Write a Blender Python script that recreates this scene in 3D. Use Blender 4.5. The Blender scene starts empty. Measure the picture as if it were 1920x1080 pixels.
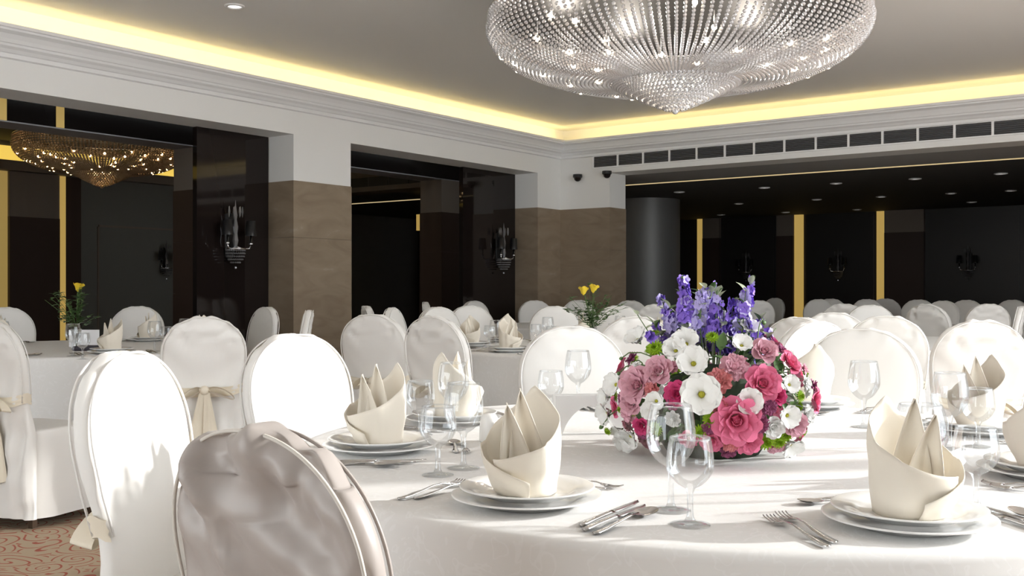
import bpy, math, random
from math import sin, cos, pi, radians, sqrt, atan2, degrees
from mathutils import Vector, Matrix, noise

SC = bpy.context.scene
COL = SC.collection
RNG = random.Random(7)

# ------------------------------------------------------------------ camera
F = 1920.0                     # focal length in pixels of the 1920x1080 frame
YAW = radians(36.3)
H = 1.15
TOPZ = 0.75
cam_d = bpy.data.cameras.new('camera')
cam_d.sensor_width = 36.0
cam_d.lens = 36.0 * F / 1920.0
cam_d.clip_start = 0.05
cam = bpy.data.objects.new('camera', cam_d)
COL.objects.link(cam)
cam.location = (0, 0, H)
cam.rotation_euler = (pi / 2, 0, YAW)
SC.camera = cam

# ------------------------------------------------------------------ world, sun, exposure
wd = bpy.data.worlds.new('world')
SC.world = wd
wd.use_nodes = True
wd.node_tree.nodes['Background'].inputs[0].default_value = (0.93, 0.97, 1.0, 1)
wd.node_tree.nodes['Background'].inputs[1].default_value = 4.8

SUN_AZ = radians(9) + YAW      # where the sun stands: right of the camera, slightly ahead
SUN_EL = radians(18)
sd = bpy.data.lights.new('sun', 'SUN')
sd.energy = 4.5
sd.angle = radians(1.2)
sd.color = (1.0, 0.98, 0.95)
sun = bpy.data.objects.new('sun', sd)
COL.objects.link(sun)
sun.rotation_euler = Vector((cos(SUN_AZ) * cos(SUN_EL), sin(SUN_AZ) * cos(SUN_EL), sin(SUN_EL))).to_track_quat('Z', 'Y').to_euler()
sun.location = (12, 12, 8)

SC.view_settings.view_transform = 'Standard'
SC.view_settings.look = 'None'
SC.view_settings.exposure = 0.16
SC.view_settings.gamma = 1.0
SC.view_settings.use_curve_mapping = False
SC.cycles.use_denoising = True
SC.cycles.max_bounces = 10
SC.cycles.diffuse_bounces = 5
SC.cycles.glossy_bounces = 4
SC.cycles.transparent_max_bounces = 24
SC.cycles.sample_clamp_indirect = 6.0
SC.cycles.caustics_reflective = False
SC.cycles.caustics_refractive = False


def area(name, loc, target, sx, sy, power, color, spread=180):
    l = bpy.data.lights.new(name, 'AREA')
    l.shape = 'RECTANGLE'
    l.size, l.size_y = sx, sy
    l.energy = power
    l.color = color
    l.spread = radians(spread)
    o = bpy.data.objects.new(name, l)
    COL.objects.link(o)
    o.location = loc
    return o


# ------------------------------------------------------------------ coordinates
cY, sY = cos(YAW), sin(YAW)


def W(X, d, z=0.0):
    """camera-frame ground coordinates (right, ahead) to the room's axes"""
    return Vector((cY * X - sY * d, sY * X + cY * d, z))


def pix(px, d, z=0.0):
    return W((px - 960) / F * d, d, z)


def pixz(px, py, z):
    d = (H - z) * F / (py - 540)
    return pix(px, d, z)


def pixp(px, py, d):
    return pix(px, d, H + (540 - py) / F * d)


def face_angle(alpha):
    """z-rotation that turns local +y to camera-frame direction alpha (radians)"""
    return alpha + YAW - pi / 2


# ------------------------------------------------------------------ materials
MATS = {}


def mat(name, color=(0.8, 0.8, 0.8), rough=0.5, metal=0.0, spec=0.5, emit=None, estr=0.0, sheen=0.0, sss=0.0):
    m = bpy.data.materials.new(name)
    m.use_nodes = True
    b = m.node_tree.nodes['Principled BSDF']
    b.inputs['Base Color'].default_value = (*color, 1)
    b.inputs['Roughness'].default_value = rough
    b.inputs['Metallic'].default_value = metal
    b.inputs['Specular IOR Level'].default_value = spec
    if sheen:
        b.inputs['Sheen Weight'].default_value = sheen
        b.inputs['Sheen Roughness'].default_value = 0.5
    if emit:
        b.inputs['Emission Color'].default_value = (*emit, 1)
        b.inputs['Emission Strength'].default_value = estr
    MATS[name] = m
    return m


def nodes(m):
    return m.node_tree.nodes, m.node_tree.links, m.node_tree.nodes['Principled BSDF']


def ramp(n, stops):
    r = n.new('ShaderNodeValToRGB')
    e = r.color_ramp.elements
    while len(e) < len(stops):
        e.new(0.5)
    for k, (p, c) in enumerate(stops):
        e[k].position = p
        e[k].color = (*c, 1)
    return r


def texco(n, l, kind='Object', scale=(1, 1, 1)):
    t = n.new('ShaderNodeTexCoord')
    mp = n.new('ShaderNodeMapping')
    mp.inputs['Scale'].default_value = scale
    l.new(t.outputs[kind], mp.inputs['Vector'])
    return mp.outputs['Vector']


def add_bump(m, scale, strength, dist=0.01, detail=3, coord='Object', sc3=(1, 1, 1)):
    n, l, b = nodes(m)
    v = texco(n, l, coord, sc3)
    nz = n.new('ShaderNodeTexNoise')
    nz.inputs['Scale'].default_value = scale
    nz.inputs['Detail'].default_value = detail
    l.new(v, nz.inputs['Vector'])
    bp = n.new('ShaderNodeBump')
    bp.inputs['Strength'].default_value = strength
    bp.inputs['Distance'].default_value = dist
    l.new(nz.outputs[0], bp.inputs['Height'])
    l.new(bp.outputs[0], b.inputs['Normal'])
    return nz


mat('plaster', (0.85, 0.845, 0.825), 0.85, spec=0.2)
mat('ceiling_paint', (0.90, 0.895, 0.88), 0.8, spec=0.3)
mat('moulding', (0.87, 0.87, 0.87), 0.6, spec=0.3)
mat('soffit_paint', (0.42, 0.415, 0.41), 0.8, spec=0.2)
mat('ceiling_shaded', (0.115, 0.115, 0.117), 0.75, spec=0.2)  # low light on the rear ceiling painted in as a darker colour
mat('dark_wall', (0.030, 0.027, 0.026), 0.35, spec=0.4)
mat('dark_brown', (0.060, 0.038, 0.031), 0.5, spec=0.3)  # marble darkened for dim reflections and pilasters; also plain plinth brown
mat('plaster_dimmed', (0.22, 0.185, 0.155), 0.7, spec=0.2)  # white plaster darkened in colour for dim reflections and rear pilasters
mat('pewter_wall', (0.17, 0.168, 0.152), 0.55, spec=0.3)  # tinted-mirror dimness put into the colour; also covers the rear left wall
mat('black_glass', (0.014, 0.010, 0.009), 0.04, spec=0.35)
mat('black_beam', (0.010, 0.008, 0.008), 0.15, spec=0.3)
mat('grey_edge', (0.34, 0.34, 0.36), 0.6)
mat('gold_strip', (0.6, 0.42, 0.12), 0.5, emit=(1.0, 0.66, 0.18), estr=0.33)
mat('gold_dim', (0.5, 0.36, 0.12), 0.5, emit=(1.0, 0.68, 0.2), estr=0.22)
mat('gold_line', (0.6, 0.45, 0.2), 0.5, emit=(1.0, 0.78, 0.42), estr=0.55)
mat('cove_far', (0.8, 0.6, 0.2), 0.5, emit=(1.0, 0.68, 0.12), estr=0.75)
mat('lamp_white', (1, 1, 1), 0.4, emit=(1.0, 0.97, 0.92), estr=1.6)
mat('bulb_warm', (1, 0.9, 0.8), 0.3, emit=(1.0, 0.82, 0.6), estr=26.0)
mat('bulb_amber', (1, 0.8, 0.5), 0.3, emit=(1.0, 0.70, 0.36), estr=14.0)
mat('chrome', (0.75, 0.75, 0.76), 0.12, 1.0)
mat('dark_metal', (0.012, 0.012, 0.013), 0.5, 0.3)
mat('black_plastic', (0.012, 0.012, 0.013), 0.3)
mat('grille_dark', (0.05, 0.05, 0.052), 0.7)
mat('grille_slat', (0.34, 0.34, 0.35), 0.5, 0.2)
mat('crystal', (0.86, 0.86, 0.88), 0.10, 0.55, spec=1.0)
mat('crystal_amber', (0.62, 0.45, 0.28), 0.15, 0.35, spec=1.0)
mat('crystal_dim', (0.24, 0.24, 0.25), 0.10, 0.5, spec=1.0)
mat('porcelain', (0.88, 0.88, 0.87), 0.12, spec=0.5)
mat('silver', (0.62, 0.61, 0.60), 0.16, 1.0)
mat('napkin', (0.82, 0.765, 0.665), 0.8, spec=0.2, sheen=0.25)
mat('sash', (0.78, 0.71, 0.58), 0.5, spec=0.35, sheen=0.2)
mat('piping', (0.62, 0.585, 0.53), 0.7)
mat('chair_leg', (0.06, 0.035, 0.02), 0.35)
mat('wood', (0.25, 0.15, 0.08), 0.5)
mat('white_card', (0.85, 0.85, 0.86), 0.5)
mat('slate_cloth', (0.045, 0.042, 0.055), 0.7)
mat('stem', (0.09, 0.16, 0.045), 0.55)
mat('leaf', (0.045, 0.11, 0.025), 0.45)
mat('leaf_mid', (0.10, 0.19, 0.06), 0.5)
mat('leaf_grey', (0.38, 0.43, 0.30), 0.6)
mat('petal_white', (0.86, 0.86, 0.84), 0.6, spec=0.2)
mat('petal_pink', (0.80, 0.20, 0.34), 0.55, spec=0.25)
mat('petal_hot', (0.66, 0.07, 0.22), 0.55, spec=0.25)
mat('petal_pale', (0.76, 0.42, 0.50), 0.6, spec=0.2)
mat('petal_salmon', (0.74, 0.27, 0.28), 0.6, spec=0.2)
mat('petal_mauve', (0.36, 0.11, 0.22), 0.6, spec=0.2)
mat('petal_violet', (0.28, 0.17, 0.68), 0.6, spec=0.2)
mat('petal_lilac', (0.52, 0.46, 0.80), 0.6, spec=0.2)
mat('petal_indigo', (0.09, 0.05, 0.30), 0.6, spec=0.2)
mat('petal_lime', (0.26, 0.42, 0.02), 0.55, spec=0.25)
mat('petal_yellow', (0.85, 0.62, 0.05), 0.5, spec=0.25)
mat('flower_eye', (0.42, 0.40, 0.03), 0.7)
mat('foam', (0.02, 0.035, 0.015), 0.9)
mat('window_frame', (0.6, 0.6, 0.6), 0.5)

for nm in ('petal_pink', 'petal_pale', 'petal_salmon'):
    m = MATS[nm]
    n, l, b = nodes(m)
    v = texco(n, l, 'Object', (60, 60, 60))
    nz = n.new('ShaderNodeTexNoise')
    nz.inputs['Scale'].default_value = 1.0
    l.new(v, nz.inputs['Vector'])
    c = b.inputs['Base Color'].default_value
    r = ramp(n, [(0.3, (c[0] * 0.9, c[1] * 0.7, c[2] * 0.75)), (0.7, (min(1, c[0] * 1.06), c[1] * 1.3, c[2] * 1.25))])
    l.new(nz.outputs[0], r.inputs[0])
    l.new(r.outputs[0], b.inputs['Base Color'])


def make_marble():
    m = mat('marble', (0.3, 0.22, 0.15), 0.32, spec=0.4)
    n, l, b = nodes(m)
    v = texco(n, l, 'Object', (1.0, 1.0, 3.0))
    nz = n.new('ShaderNodeTexNoise')
    nz.inputs['Scale'].default_value = 2.2
    nz.inputs['Detail'].default_value = 8
    nz.inputs['Distortion'].default_value = 1.2
    l.new(v, nz.inputs['Vector'])
    r = ramp(n, [(0.25, (0.235, 0.178, 0.125)), (0.55, (0.30, 0.235, 0.168)), (0.66, (0.315, 0.248, 0.18)), (0.72, (0.36, 0.295, 0.225)), (0.8, (0.30, 0.235, 0.17))])
    l.new(nz.outputs[0], r.inputs[0])
    l.new(r.outputs[0], b.inputs['Base Color'])


make_marble()


def make_carpet():
    m = mat('carpet', (0.3, 0.22, 0.15), 0.95, spec=0.05)
    n, l, b = nodes(m)
    v = texco(n, l, 'Object')
    wob = n.new('ShaderNodeTexNoise')
    wob.inputs['Scale'].default_value = 3.0
    wob.inputs['Detail'].default_value = 1
    l.new(v, wob.inputs['Vector'])
    mx = n.new('ShaderNodeMixRGB')
    mx.blend_type = 'ADD'
    mx.inputs[0].default_value = 0.16
    l.new(v, mx.inputs[1])
    l.new(wob.outputs[1], mx.inputs[2])
    vo = n.new('ShaderNodeTexVoronoi')
    vo.inputs['Scale'].default_value = 4.6
    l.new(mx.outputs[0], vo.inputs['Vector'])
    # scrolls: an angle around each cell centre mixed with the distance makes curls
    sub = n.new('ShaderNodeVectorMath')
    sub.operation = 'SUBTRACT'
    l.new(mx.outputs[0], sub.inputs[0])
    l.new(vo.outputs['Position'], sub.inputs[1])
    sp = n.new('ShaderNodeSeparateXYZ')
    l.new(sub.outputs[0], sp.inputs[0])
    at = n.new('ShaderNodeMath')
    at.operation = 'ARCTAN2'
    l.new(sp.outputs[1], at.inputs[0])
    l.new(sp.outputs[0], at.inputs[1])
    k = n.new('ShaderNodeMath')
    k.operation = 'MULTIPLY_ADD'
    k.inputs[1].default_value = 16.0
    l.new(vo.outputs['Distance'], k.inputs[0])
    l.new(at.outputs[0], k.inputs[2])
    si = n.new('ShaderNodeMath')
    si.operation = 'SINE'
    l.new(k.outputs[0], si.inputs[0])
    ab = n.new('ShaderNodeMath')
    ab.operation = 'ABSOLUTE'
    l.new(si.outputs[0], ab.inputs[0])
    r = ramp(n, [(0.0, (0.25, 0.075, 0.055)), (0.22, (0.25, 0.085, 0.06)), (0.36, (0.30, 0.235, 0.165))])
    l.new(ab.outputs[0], r.inputs[0])
    l.new(r.outputs[0], b.inputs['Base Color'])
    nz = n.new('ShaderNodeTexNoise')
    nz.inputs['Scale'].default_value = 400
    l.new(v, nz.inputs['Vector'])
    bp = n.new('ShaderNodeBump')
    bp.inputs['Strength'].default_value = 0.5
    l.new(nz.outputs[0], bp.inputs['Height'])
    l.new(bp.outputs[0], b.inputs['Normal'])


make_carpet()


def make_damask():
    m = mat('tablecloth', (0.80, 0.795, 0.78), 0.62, spec=0.3, sheen=0.1)
    n, l, b = nodes(m)
    v = texco(n, l, 'Object', (9, 9, 9))
    nz = n.new('ShaderNodeTexNoise')
    nz.inputs['Scale'].default_value = 1.0
    nz.inputs['Detail'].default_value = 2
    nz.inputs['Distortion'].default_value = 2.5
    l.new(v, nz.inputs['Vector'])
    mu = n.new('ShaderNodeMath')
    mu.operation = 'MULTIPLY'
    mu.inputs[1].default_value = 26
    l.new(nz.outputs[0], mu.inputs[0])
    si = n.new('ShaderNodeMath')
    si.operation = 'SINE'
    l.new(mu.outputs[0], si.inputs[0])
    r = ramp(n, [(0.78, (0.785, 0.78, 0.765)), (0.9, (0.81, 0.807, 0.797))])
    l.new(si.outputs[0], r.inputs[0])
    l.new(r.outputs[0], b.inputs['Base Color'])
    r2 = ramp(n, [(0.78, (0.7, 0.7, 0.7)), (0.9, (0.42, 0.42, 0.42))])
    l.new(si.outputs[0], r2.inputs[0])
    l.new(r2.outputs[0], b.inputs['Roughness'])


make_damask()


def make_fabric(name, c, rough):
    m = mat(name, c, rough, spec=0.35, sheen=0.15)
    add_bump(m, 14, 0.25, 0.006, 3, 'Object', (1, 1, 0.45))


make_fabric('chair_fabric', (0.80, 0.785, 0.755), 0.55)
make_fabric('chair_satin', (0.41, 0.37, 0.345), 0.34)
add_bump(MATS['pewter_wall'], 30, 0.4, 0.004, 4, 'Object', (1, 1, 0.3))
n_, l_, b_ = nodes(MATS['pewter_wall'])
mat('column_foil', (0.22, 0.22, 0.218), 0.48, 0.3)
add_bump(MATS['column_foil'], 22, 0.5, 0.004, 4, 'Object', (1, 1, 0.25))


def make_glass():
    m = bpy.data.materials.new('glass')
    m.use_nodes = True
    n, l = m.node_tree.nodes, m.node_tree.links
    n.clear()
    out = n.new('ShaderNodeOutputMaterial')
    tr = n.new('ShaderNodeBsdfTransparent')
    tr.inputs[0].default_value = (0.965, 0.972, 0.975, 1)
    gl = n.new('ShaderNodeBsdfGlossy')
    gl.inputs['Roughness'].default_value = 0.02
    gl.inputs['Color'].default_value = (0.9, 0.92, 0.94, 1)
    lw = n.new('ShaderNodeLayerWeight')
    lw.inputs['Blend'].default_value = 0.35
    r = n.new('ShaderNodeMapRange')
    r.inputs['From Min'].default_value = 0.0
    r.inputs['From Max'].default_value = 1.0
    r.inputs['To Min'].default_value = 0.05
    r.inputs['To Max'].default_value = 0.5
    l.new(lw.outputs['Fresnel'], r.inputs['Value'])
    mx = n.new('ShaderNodeMixShader')
    l.new(r.outputs[0], mx.inputs[0])
    l.new(tr.outputs[0], mx.inputs[1])
    l.new(gl.outputs[0], mx.inputs[2])
    l.new(mx.outputs[0], out.inputs[0])
    MATS['glass'] = m


make_glass()


# ------------------------------------------------------------------ mesh helpers
class MB:
    def __init__(self):
        self.v, self.f = [], []

    def add(self, vs, fs):
        o = len(self.v)
        self.v += [tuple(p) for p in vs]
        self.f += [tuple(i + o for i in f) for f in fs]

    def box(self, a, b):
        x0, y0, z0 = a
        x1, y1, z1 = b
        self.add([(x0, y0, z0), (x1, y0, z0), (x1, y1, z0), (x0, y1, z0), (x0, y0, z1), (x1, y0, z1), (x1, y1, z1), (x0, y1, z1)],
                 [(0, 3, 2, 1), (4, 5, 6, 7), (0, 1, 5, 4), (1, 2, 6, 5), (2, 3, 7, 6), (3, 0, 4, 7)])
        return self

    def lathe(self, prof, n=24, c=(0, 0, 0), close_ends=False):
        vs, fs = [], []
        for r, z in prof:
            for k in range(n):
                a = 2 * pi * k / n
                vs.append((c[0] + r * cos(a), c[1] + r * sin(a), c[2] + z))
        for j in range(len(prof) - 1):
            for k in range(n):
                k2 = (k + 1) % n
                fs.append((j * n + k, j * n + k2, (j + 1) * n + k2, (j + 1) * n + k))
        if close_ends:
            fs.append(tuple(range(n))[::-1])
            m = (len(prof) - 1) * n
            fs.append(tuple(m + k for k in range(n)))
        self.add(vs, fs)
        return self

    def tube(self, pts, rad, n=6, cap=True):
        pts = [Vector(p) for p in pts]
        if not hasattr(rad, '__len__'):
            rad = [rad] * len(pts)
        vs, fs = [], []
        up = Vector((0.123, 0.987, 0.1)).normalized()
        for k, p in enumerate(pts):
            t = (pts[min(k + 1, len(pts) - 1)] - pts[max(k - 1, 0)]).normalized()
            a = t.cross(up)
            if a.length < 0.05:
                a = t.cross(Vector((1, 0, 0)))
            a.normalize()
            b = t.cross(a)
            for q in range(n):
                w = 2 * pi * q / n
                vs.append(p + a * (rad[k] * cos(w)) + b * (rad[k] * sin(w)))
        for k in range(len(pts) - 1):
            for q in range(n):
                q2 = (q + 1) % n
                fs.append((k * n + q, k * n + q2, (k + 1) * n + q2, (k + 1) * n + q))
        if cap:
            fs.append(tuple(range(n))[::-1])
            m = (len(pts) - 1) * n
            fs.append(tuple(m + q for q in range(n)))
        self.add(vs, fs)
        return self

    def grid(self, fn, nu, nv, wrap=False):
        vs = [fn(i / (nu if wrap else nu - 1), j / (nv - 1)) for j in range(nv) for i in range(nu)]
        fs = []
        for j in range(nv - 1):
            for i in range(nu if wrap else nu - 1):
                i2 = (i + 1) % nu
                fs.append((j * nu + i, j * nu + i2, (j + 1) * nu + i2, (j + 1) * nu + i))
        self.add(vs, fs)
        return self

    def ball(self, c, r, nu=10, nv=7, sq=(1, 1, 1)):
        c = Vector(c)
        prof = [(max(1e-4, sin(pi * j / (nv - 1))), -cos(pi * j / (nv - 1))) for j in range(nv)]
        o = len(self.v)
        self.lathe(prof, nu)
        for k in range(o, len(self.v)):
            p = self.v[k]
            self.v[k] = (c.x + p[0] * r * sq[0], c.y + p[1] * r * sq[1], c.z + p[2] * r * sq[2])
        return self

    def ico(self, c, r):
        """small faceted bead: 20 triangles"""
        t = (1 + sqrt(5)) / 2
        s = r / sqrt(1 + t * t)
        q = [(-1, t, 0), (1, t, 0), (-1, -t, 0), (1, -t, 0), (0, -1, t), (0, 1, t), (0, -1, -t), (0, 1, -t), (t, 0, -1), (t, 0, 1), (-t, 0, -1), (-t, 0, 1)]
        f = [(0, 11, 5), (0, 5, 1), (0, 1, 7), (0, 7, 10), (0, 10, 11), (1, 5, 9), (5, 11, 4), (11, 10, 2), (10, 7, 6), (7, 1, 8), (3, 9, 4), (3, 4, 2), (3, 2, 6), (3, 6, 8), (3, 8, 9), (4, 9, 5), (2, 4, 11), (6, 2, 10), (8, 6, 7), (9, 8, 1)]
        self.add([(c[0] + a * s, c[1] + b * s, c[2] + d * s) for a, b, d in q], f)
        return self

    def mesh(self, name, m=None, smooth=False):
        me = bpy.data.meshes.new(name)
        me.from_pydata(self.v, [], self.f)
        if smooth:
            me.polygons.foreach_set('use_smooth', [True] * len(me.polygons))
        if m:
            me.materials.append(MATS[m])
        me.update()
        return me


def link(name, data, parent=None, loc=None, rot=None, scale=None):
    o = bpy.data.objects.new(name, data)
    COL.objects.link(o)
    if parent is not None:
        o.parent = parent
    if loc is not None:
        o.location = loc
    if rot is not None:
        o.rotation_euler = rot
    if scale is not None:
        o.scale = scale if hasattr(scale, '__len__') else (scale,) * 3
    return o


def tag(o, label, cat, group=None):
    o['label'] = label
    o['category'] = cat
    if group:
        o['group'] = group
    return o


def struct(o):
    o['kind'] = 'structure'
    return o


def thing(name, label, cat, group=None, loc=(0, 0, 0), rz=0.0, scale=None):
    o = link(name, None, None, loc, (0, 0, rz), scale)
    o.empty_display_size = 0.1
    return tag(o, label, cat, group)


def copy_tree(o, parent=None):
    c = o.copy()
    COL.objects.link(c)
    if parent is not None:
        c.parent = parent
    for ch in o.children:
        copy_tree(ch, c)
    return c


def boxmesh(name, a, b, m):
    return MB().box(a, b).mesh(name, m)


def sbox(name, a, b, m, parent=None):
    return link(name, boxmesh(name, a, b, m), parent)


# ------------------------------------------------------------------ the room
XW, YB = -7.475, 11.25
ZB, ZCR, ZL, ZC = 2.62, 2.84, 3.05, 3.27
XR, YN = 1.3, -2.6             # right window wall, unseen wall with added fill openings behind the camera
XF, YF = -14.6, 20.0           # far wall of the mirror stand-in hall, far wall of the rear hall
XE = 7.0

f = struct(sbox('floor', (XF - 0.2, YN - 0.2, -0.1), (XE, YF + 0.2, 0), 'carpet'))

# tray ceiling
c_ = struct(sbox('ceiling', (XW - 0.2, YN, ZC), (XR + 0.2, YB + 0.38, ZC + 0.12), 'ceiling_paint'))

# left wall: header beam over the bays
wl = struct(sbox('wall_left', (XW - 0.4, YN, ZB), (XW, YB, ZL - 0.02), 'plaster'))
sbox('cove_back', (XW - 0.22, YN, ZL - 0.05), (XW - 0.17, YB + 0.37, ZC), 'plaster', wl)
wb = struct(sbox('wall_back', (XW - 0.4, YB, ZB), (XR + 0.2, YB + 0.4, ZL - 0.02), 'plaster'))
sbox('cove_back', (XW - 0.2, YB + 0.33, ZL - 0.05), (XR, YB + 0.38, ZC), 'plaster', wb)
# soffit strip to the gold line
sbox('soffit', (XW - 0.4, YB + 0.4, ZB), (XE, 12.72, ZB + 0.1), 'soffit_paint', wb)


def pillar(x0, x1, y0, y1, label, nslab=4, zt=2.18, top='plaster', bottom='marble'):
    t = thing('pillar', label, 'pillar', 'cream and marble pillars', ((x0 + x1) / 2, (y0 + y1) / 2, 0))
    hx, hy = (x1 - x0) / 2, (y1 - y0) / 2
    sbox('plaster_top', (-hx, -hy, zt), (hx, hy, ZB), top, t)
    sbox('core', (-hx + 0.01, -hy + 0.01, 0), (hx - 0.01, hy - 0.01, zt), bottom, t)
    hs = zt / nslab
    for k in range(nslab):
        sbox('stone_slab', (-hx - 0.006, -hy - 0.006, k * hs + 0.0015), (hx + 0.006, hy + 0.006, (k + 1) * hs - 0.0015), bottom, t)
    return t


pillar(XW - 0.4, XW, 6.65, 7.41, 'square pillar between the dark bays, white above tan marble')
pillar(XW - 0.4, XW, 1.3, 2.06, 'square pillar of tan marble near the left edge of the hall')
pillar(XW - 0.4, XW, 10.73, YB, 'inner corner pillar, narrow side facing the hall')
pillar(XW, -6.72, YB, YB + 0.4, 'inner corner pillar, brown marble side under the air grille')
pillar(XR - 0.4, XR, YB, YB + 0.4, 'marble pillar at the right end of the air grille')


# crown moulding swept round the tray
def crown(path, name):
    prof = [(0.0, ZCR), (0.035, ZCR + 0.005), (0.04, ZCR + 0.035), (0.055, ZCR + 0.04), (0.075, ZCR + 0.06), (0.105, ZCR + 0.075), (0.112, ZCR + 0.092),
            (0.125, ZCR + 0.095), (0.14, ZCR + 0.12), (0.165, ZCR + 0.15), (0.20, ZCR + 0.168), (0.203, ZCR + 0.182), (0.22, ZCR + 0.186),
            (0.22, ZL), (0.19, ZL), (0.17, ZL - 0.04), (0.0, ZL - 0.04)]
    vs, fs = [], []
    n = len(prof)
    for (x, y, nx, ny) in path:
        for p, z in prof:
            vs.append((x + nx * p, y + ny * p, z))
    for k in range(len(path) - 1):
        for j in range(n - 1):
            fs.append((k * n + j, (k + 1) * n + j, (k + 1) * n + j + 1, k * n + j + 1))
    b = MB()
    b.add(vs, fs)
    return struct(link(name, b.mesh(name, 'moulding')))


crown([(XW, YN, 1, 0), (XW, YB, 1, -1), (XR, YB, 0, -1)], 'trim_1')

# unseen right window wall; openings behind the camera are added for fill light
wr = struct(sbox('wall_right', (XR, YN, 0), (XR + 0.2, YB + 0.4, 0.06), 'plaster'))
sbox('head', (XR, YN, 3.18), (XR + 0.2, YB + 0.4, ZC), 'plaster', wr)
sbox('solid_part', (XR, YN, 0.06), (XR + 0.2, 1.9, 3.18), 'plaster', wr)  # unseen solid ends, shaped to keep light off the front chair and far rows
sbox('solid_part', (XR, 8.9, 0.06), (XR + 0.2, YB + 0.4, 3.18), 'plaster', wr)
for y in (4.4, 7.0):
    sbox('mullion', (XR, y, 0.06), (XR + 0.1, y + 0.09, 3.18), 'window_frame', wr)
wn = struct(sbox('wall_near', (XF, YN - 0.2, 0), (XR, YN, 0.06), 'plaster'))  # unseen wall, its openings added and sized as camera-side fill
sbox('head', (XW, YN - 0.2, 1.9), (XR, YN, ZC), 'plaster', wn)
sbox('solid_part', (XW, YN - 0.2, 0.06), (XR, YN, 0.2), 'plaster', wn)
sbox('solid_part', (XW, YN - 0.2, 0.2), (-6.2, YN, 1.9), 'plaster', wn)
sbox('solid_part', (-0.6, YN - 0.2, 0.2), (XR, YN, 1.9), 'plaster', wn)
for x in (-4.8, -3.4, -2.0):
    sbox('mullion', (x, YN - 0.1, 0.2), (x + 0.09, YN, 1.9), 'window_frame', wn)
sbox('side_panel', (XF, YN - 0.2, 0.06), (XW, YN, ZC), 'dark_wall', wn)

# rear hall beyond the back beam
sbox_ceiling = struct(sbox('ceiling_rear', (XF, 12.80, ZB), (XE, YF, ZB + 0.1), 'ceiling_shaded'))
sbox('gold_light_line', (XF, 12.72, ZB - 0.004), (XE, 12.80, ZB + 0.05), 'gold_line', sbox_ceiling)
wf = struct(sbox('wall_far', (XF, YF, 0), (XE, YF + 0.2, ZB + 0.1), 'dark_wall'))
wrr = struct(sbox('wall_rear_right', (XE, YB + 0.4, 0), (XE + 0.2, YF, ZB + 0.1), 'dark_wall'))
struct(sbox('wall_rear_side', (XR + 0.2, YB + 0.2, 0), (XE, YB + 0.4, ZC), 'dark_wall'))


def wall_x(px, y):
    r = (px - 960) / F
    d = y / (sY * r + cY)
    return d * (cY * r - sY)


YW = YF
for (p0, p1, kind) in ((1309, 1321, 'gold'), (1321, 1352, 'pil'), (1459, 1491, 'pil'), (1491, 1507, 'gold'), (1645, 1661, 'gold'), (1661, 1735, 'pil')):
    xa, xb = wall_x(p0, YW), wall_x(p1, YW)
    if kind == 'gold':
        sbox('gold_light_strip', (xa, YF - 0.05, 0), (xb, YF, ZB), 'gold_strip', wf)
    else:
        sbox('pilaster_top', (xa, YF - 0.10, 2.2), (xb, YF, ZB), 'plaster_dimmed', wf)
        sbox('pilaster_base', (xa, YF - 0.11, 0), (xb, YF, 2.2), 'dark_brown', wf)
for (p0, p1) in ((1355, 1455), (1512, 1640), (1740, 1915)):
    sbox('wall_panel', (wall_x(p0, YF) + 0.02, YF - 0.03, 0.1), (wall_x(p1, YF) - 0.02, YF, ZB - 0.03), 'dark_wall', wf)

# round foil-clad column in the rear hall
cc = pix(1212, 17.2)
col_t = thing('round_column', 'round pewter-grey column with a streaked metallic sheen in the rear hall', 'column', None, (cc.x, cc.y, 0))
link('shaft', MB().lathe([(0.56, 0.12), (0.56, ZB)], 48).mesh('shaft', 'column_foil', True), col_t)
link('plinth', MB().lathe([(0.60, 0), (0.60, 0.12), (0.56, 0.12)], 48).mesh('plinth', 'dark_wall'), col_t)
# dark wall left of the column
struct(sbox('wall_rear_left', (-12.5, 15.2, 0), (cc.x - 0.3, 15.3, ZB), 'pewter_wall'))

# ---- added dark hall behind the bays, standing in for mirror reflections
struct(sbox('ceiling_mirrored', (XF, YN, ZC), (XW - 0.4, 12.72, ZC + 0.1), 'ceiling_shaded'))
wsf = struct(sbox('wall_mirrored_far', (XF - 0.2, YN, 0), (XF, YF, ZC + 0.1), 'pewter_wall'))


def wall_y(px, x):
    r = (px - 960) / F
    d = x / (cY * r - sY)
    return d * (sY * r + cY)


def sidebox(name, p0, p1, z0, z1, th, m):
    ya, yb = sorted((wall_y(p0, XF), wall_y(p1, XF)))
    return sbox(name, (XF, ya, z0), (XF + th, yb, z1), m, wsf)


sidebox('gold_light_strip', -8, 11, 0, 2.83, 0.05, 'gold_dim')
sidebox('pilaster_top', 11, 105, 2.18, 2.83, 0.10, 'plaster_dimmed')
sidebox('pilaster_base', 11, 105, 0, 2.18, 0.11, 'dark_brown')
sidebox('gold_light_strip', 105, 120, 0, 2.83, 0.05, 'gold_strip')
sidebox('recess', 121, 150, 0, 2.83, 0.03, 'dark_brown')
for (p0, p1, z0, z1) in ((182, 184, 0.2, 2.1), (184, 330, 2.10, 2.13), (336, 338, 0.2, 2.1)):
    sidebox('panel_moulding', p0, p1, z0, z1, 0.03, 'plaster_dimmed')
sbox('cove_light', (XF, YN, 3.0), (XF + 0.02, 12.0, 3.2), 'cove_far', wsf)  # mirrored cove glow, added as a glowing band
sbox('crown_moulding', (XF, YN, 2.84), (XF + 0.16, 12.0, 2.98), 'plaster_dimmed', wsf)

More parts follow.
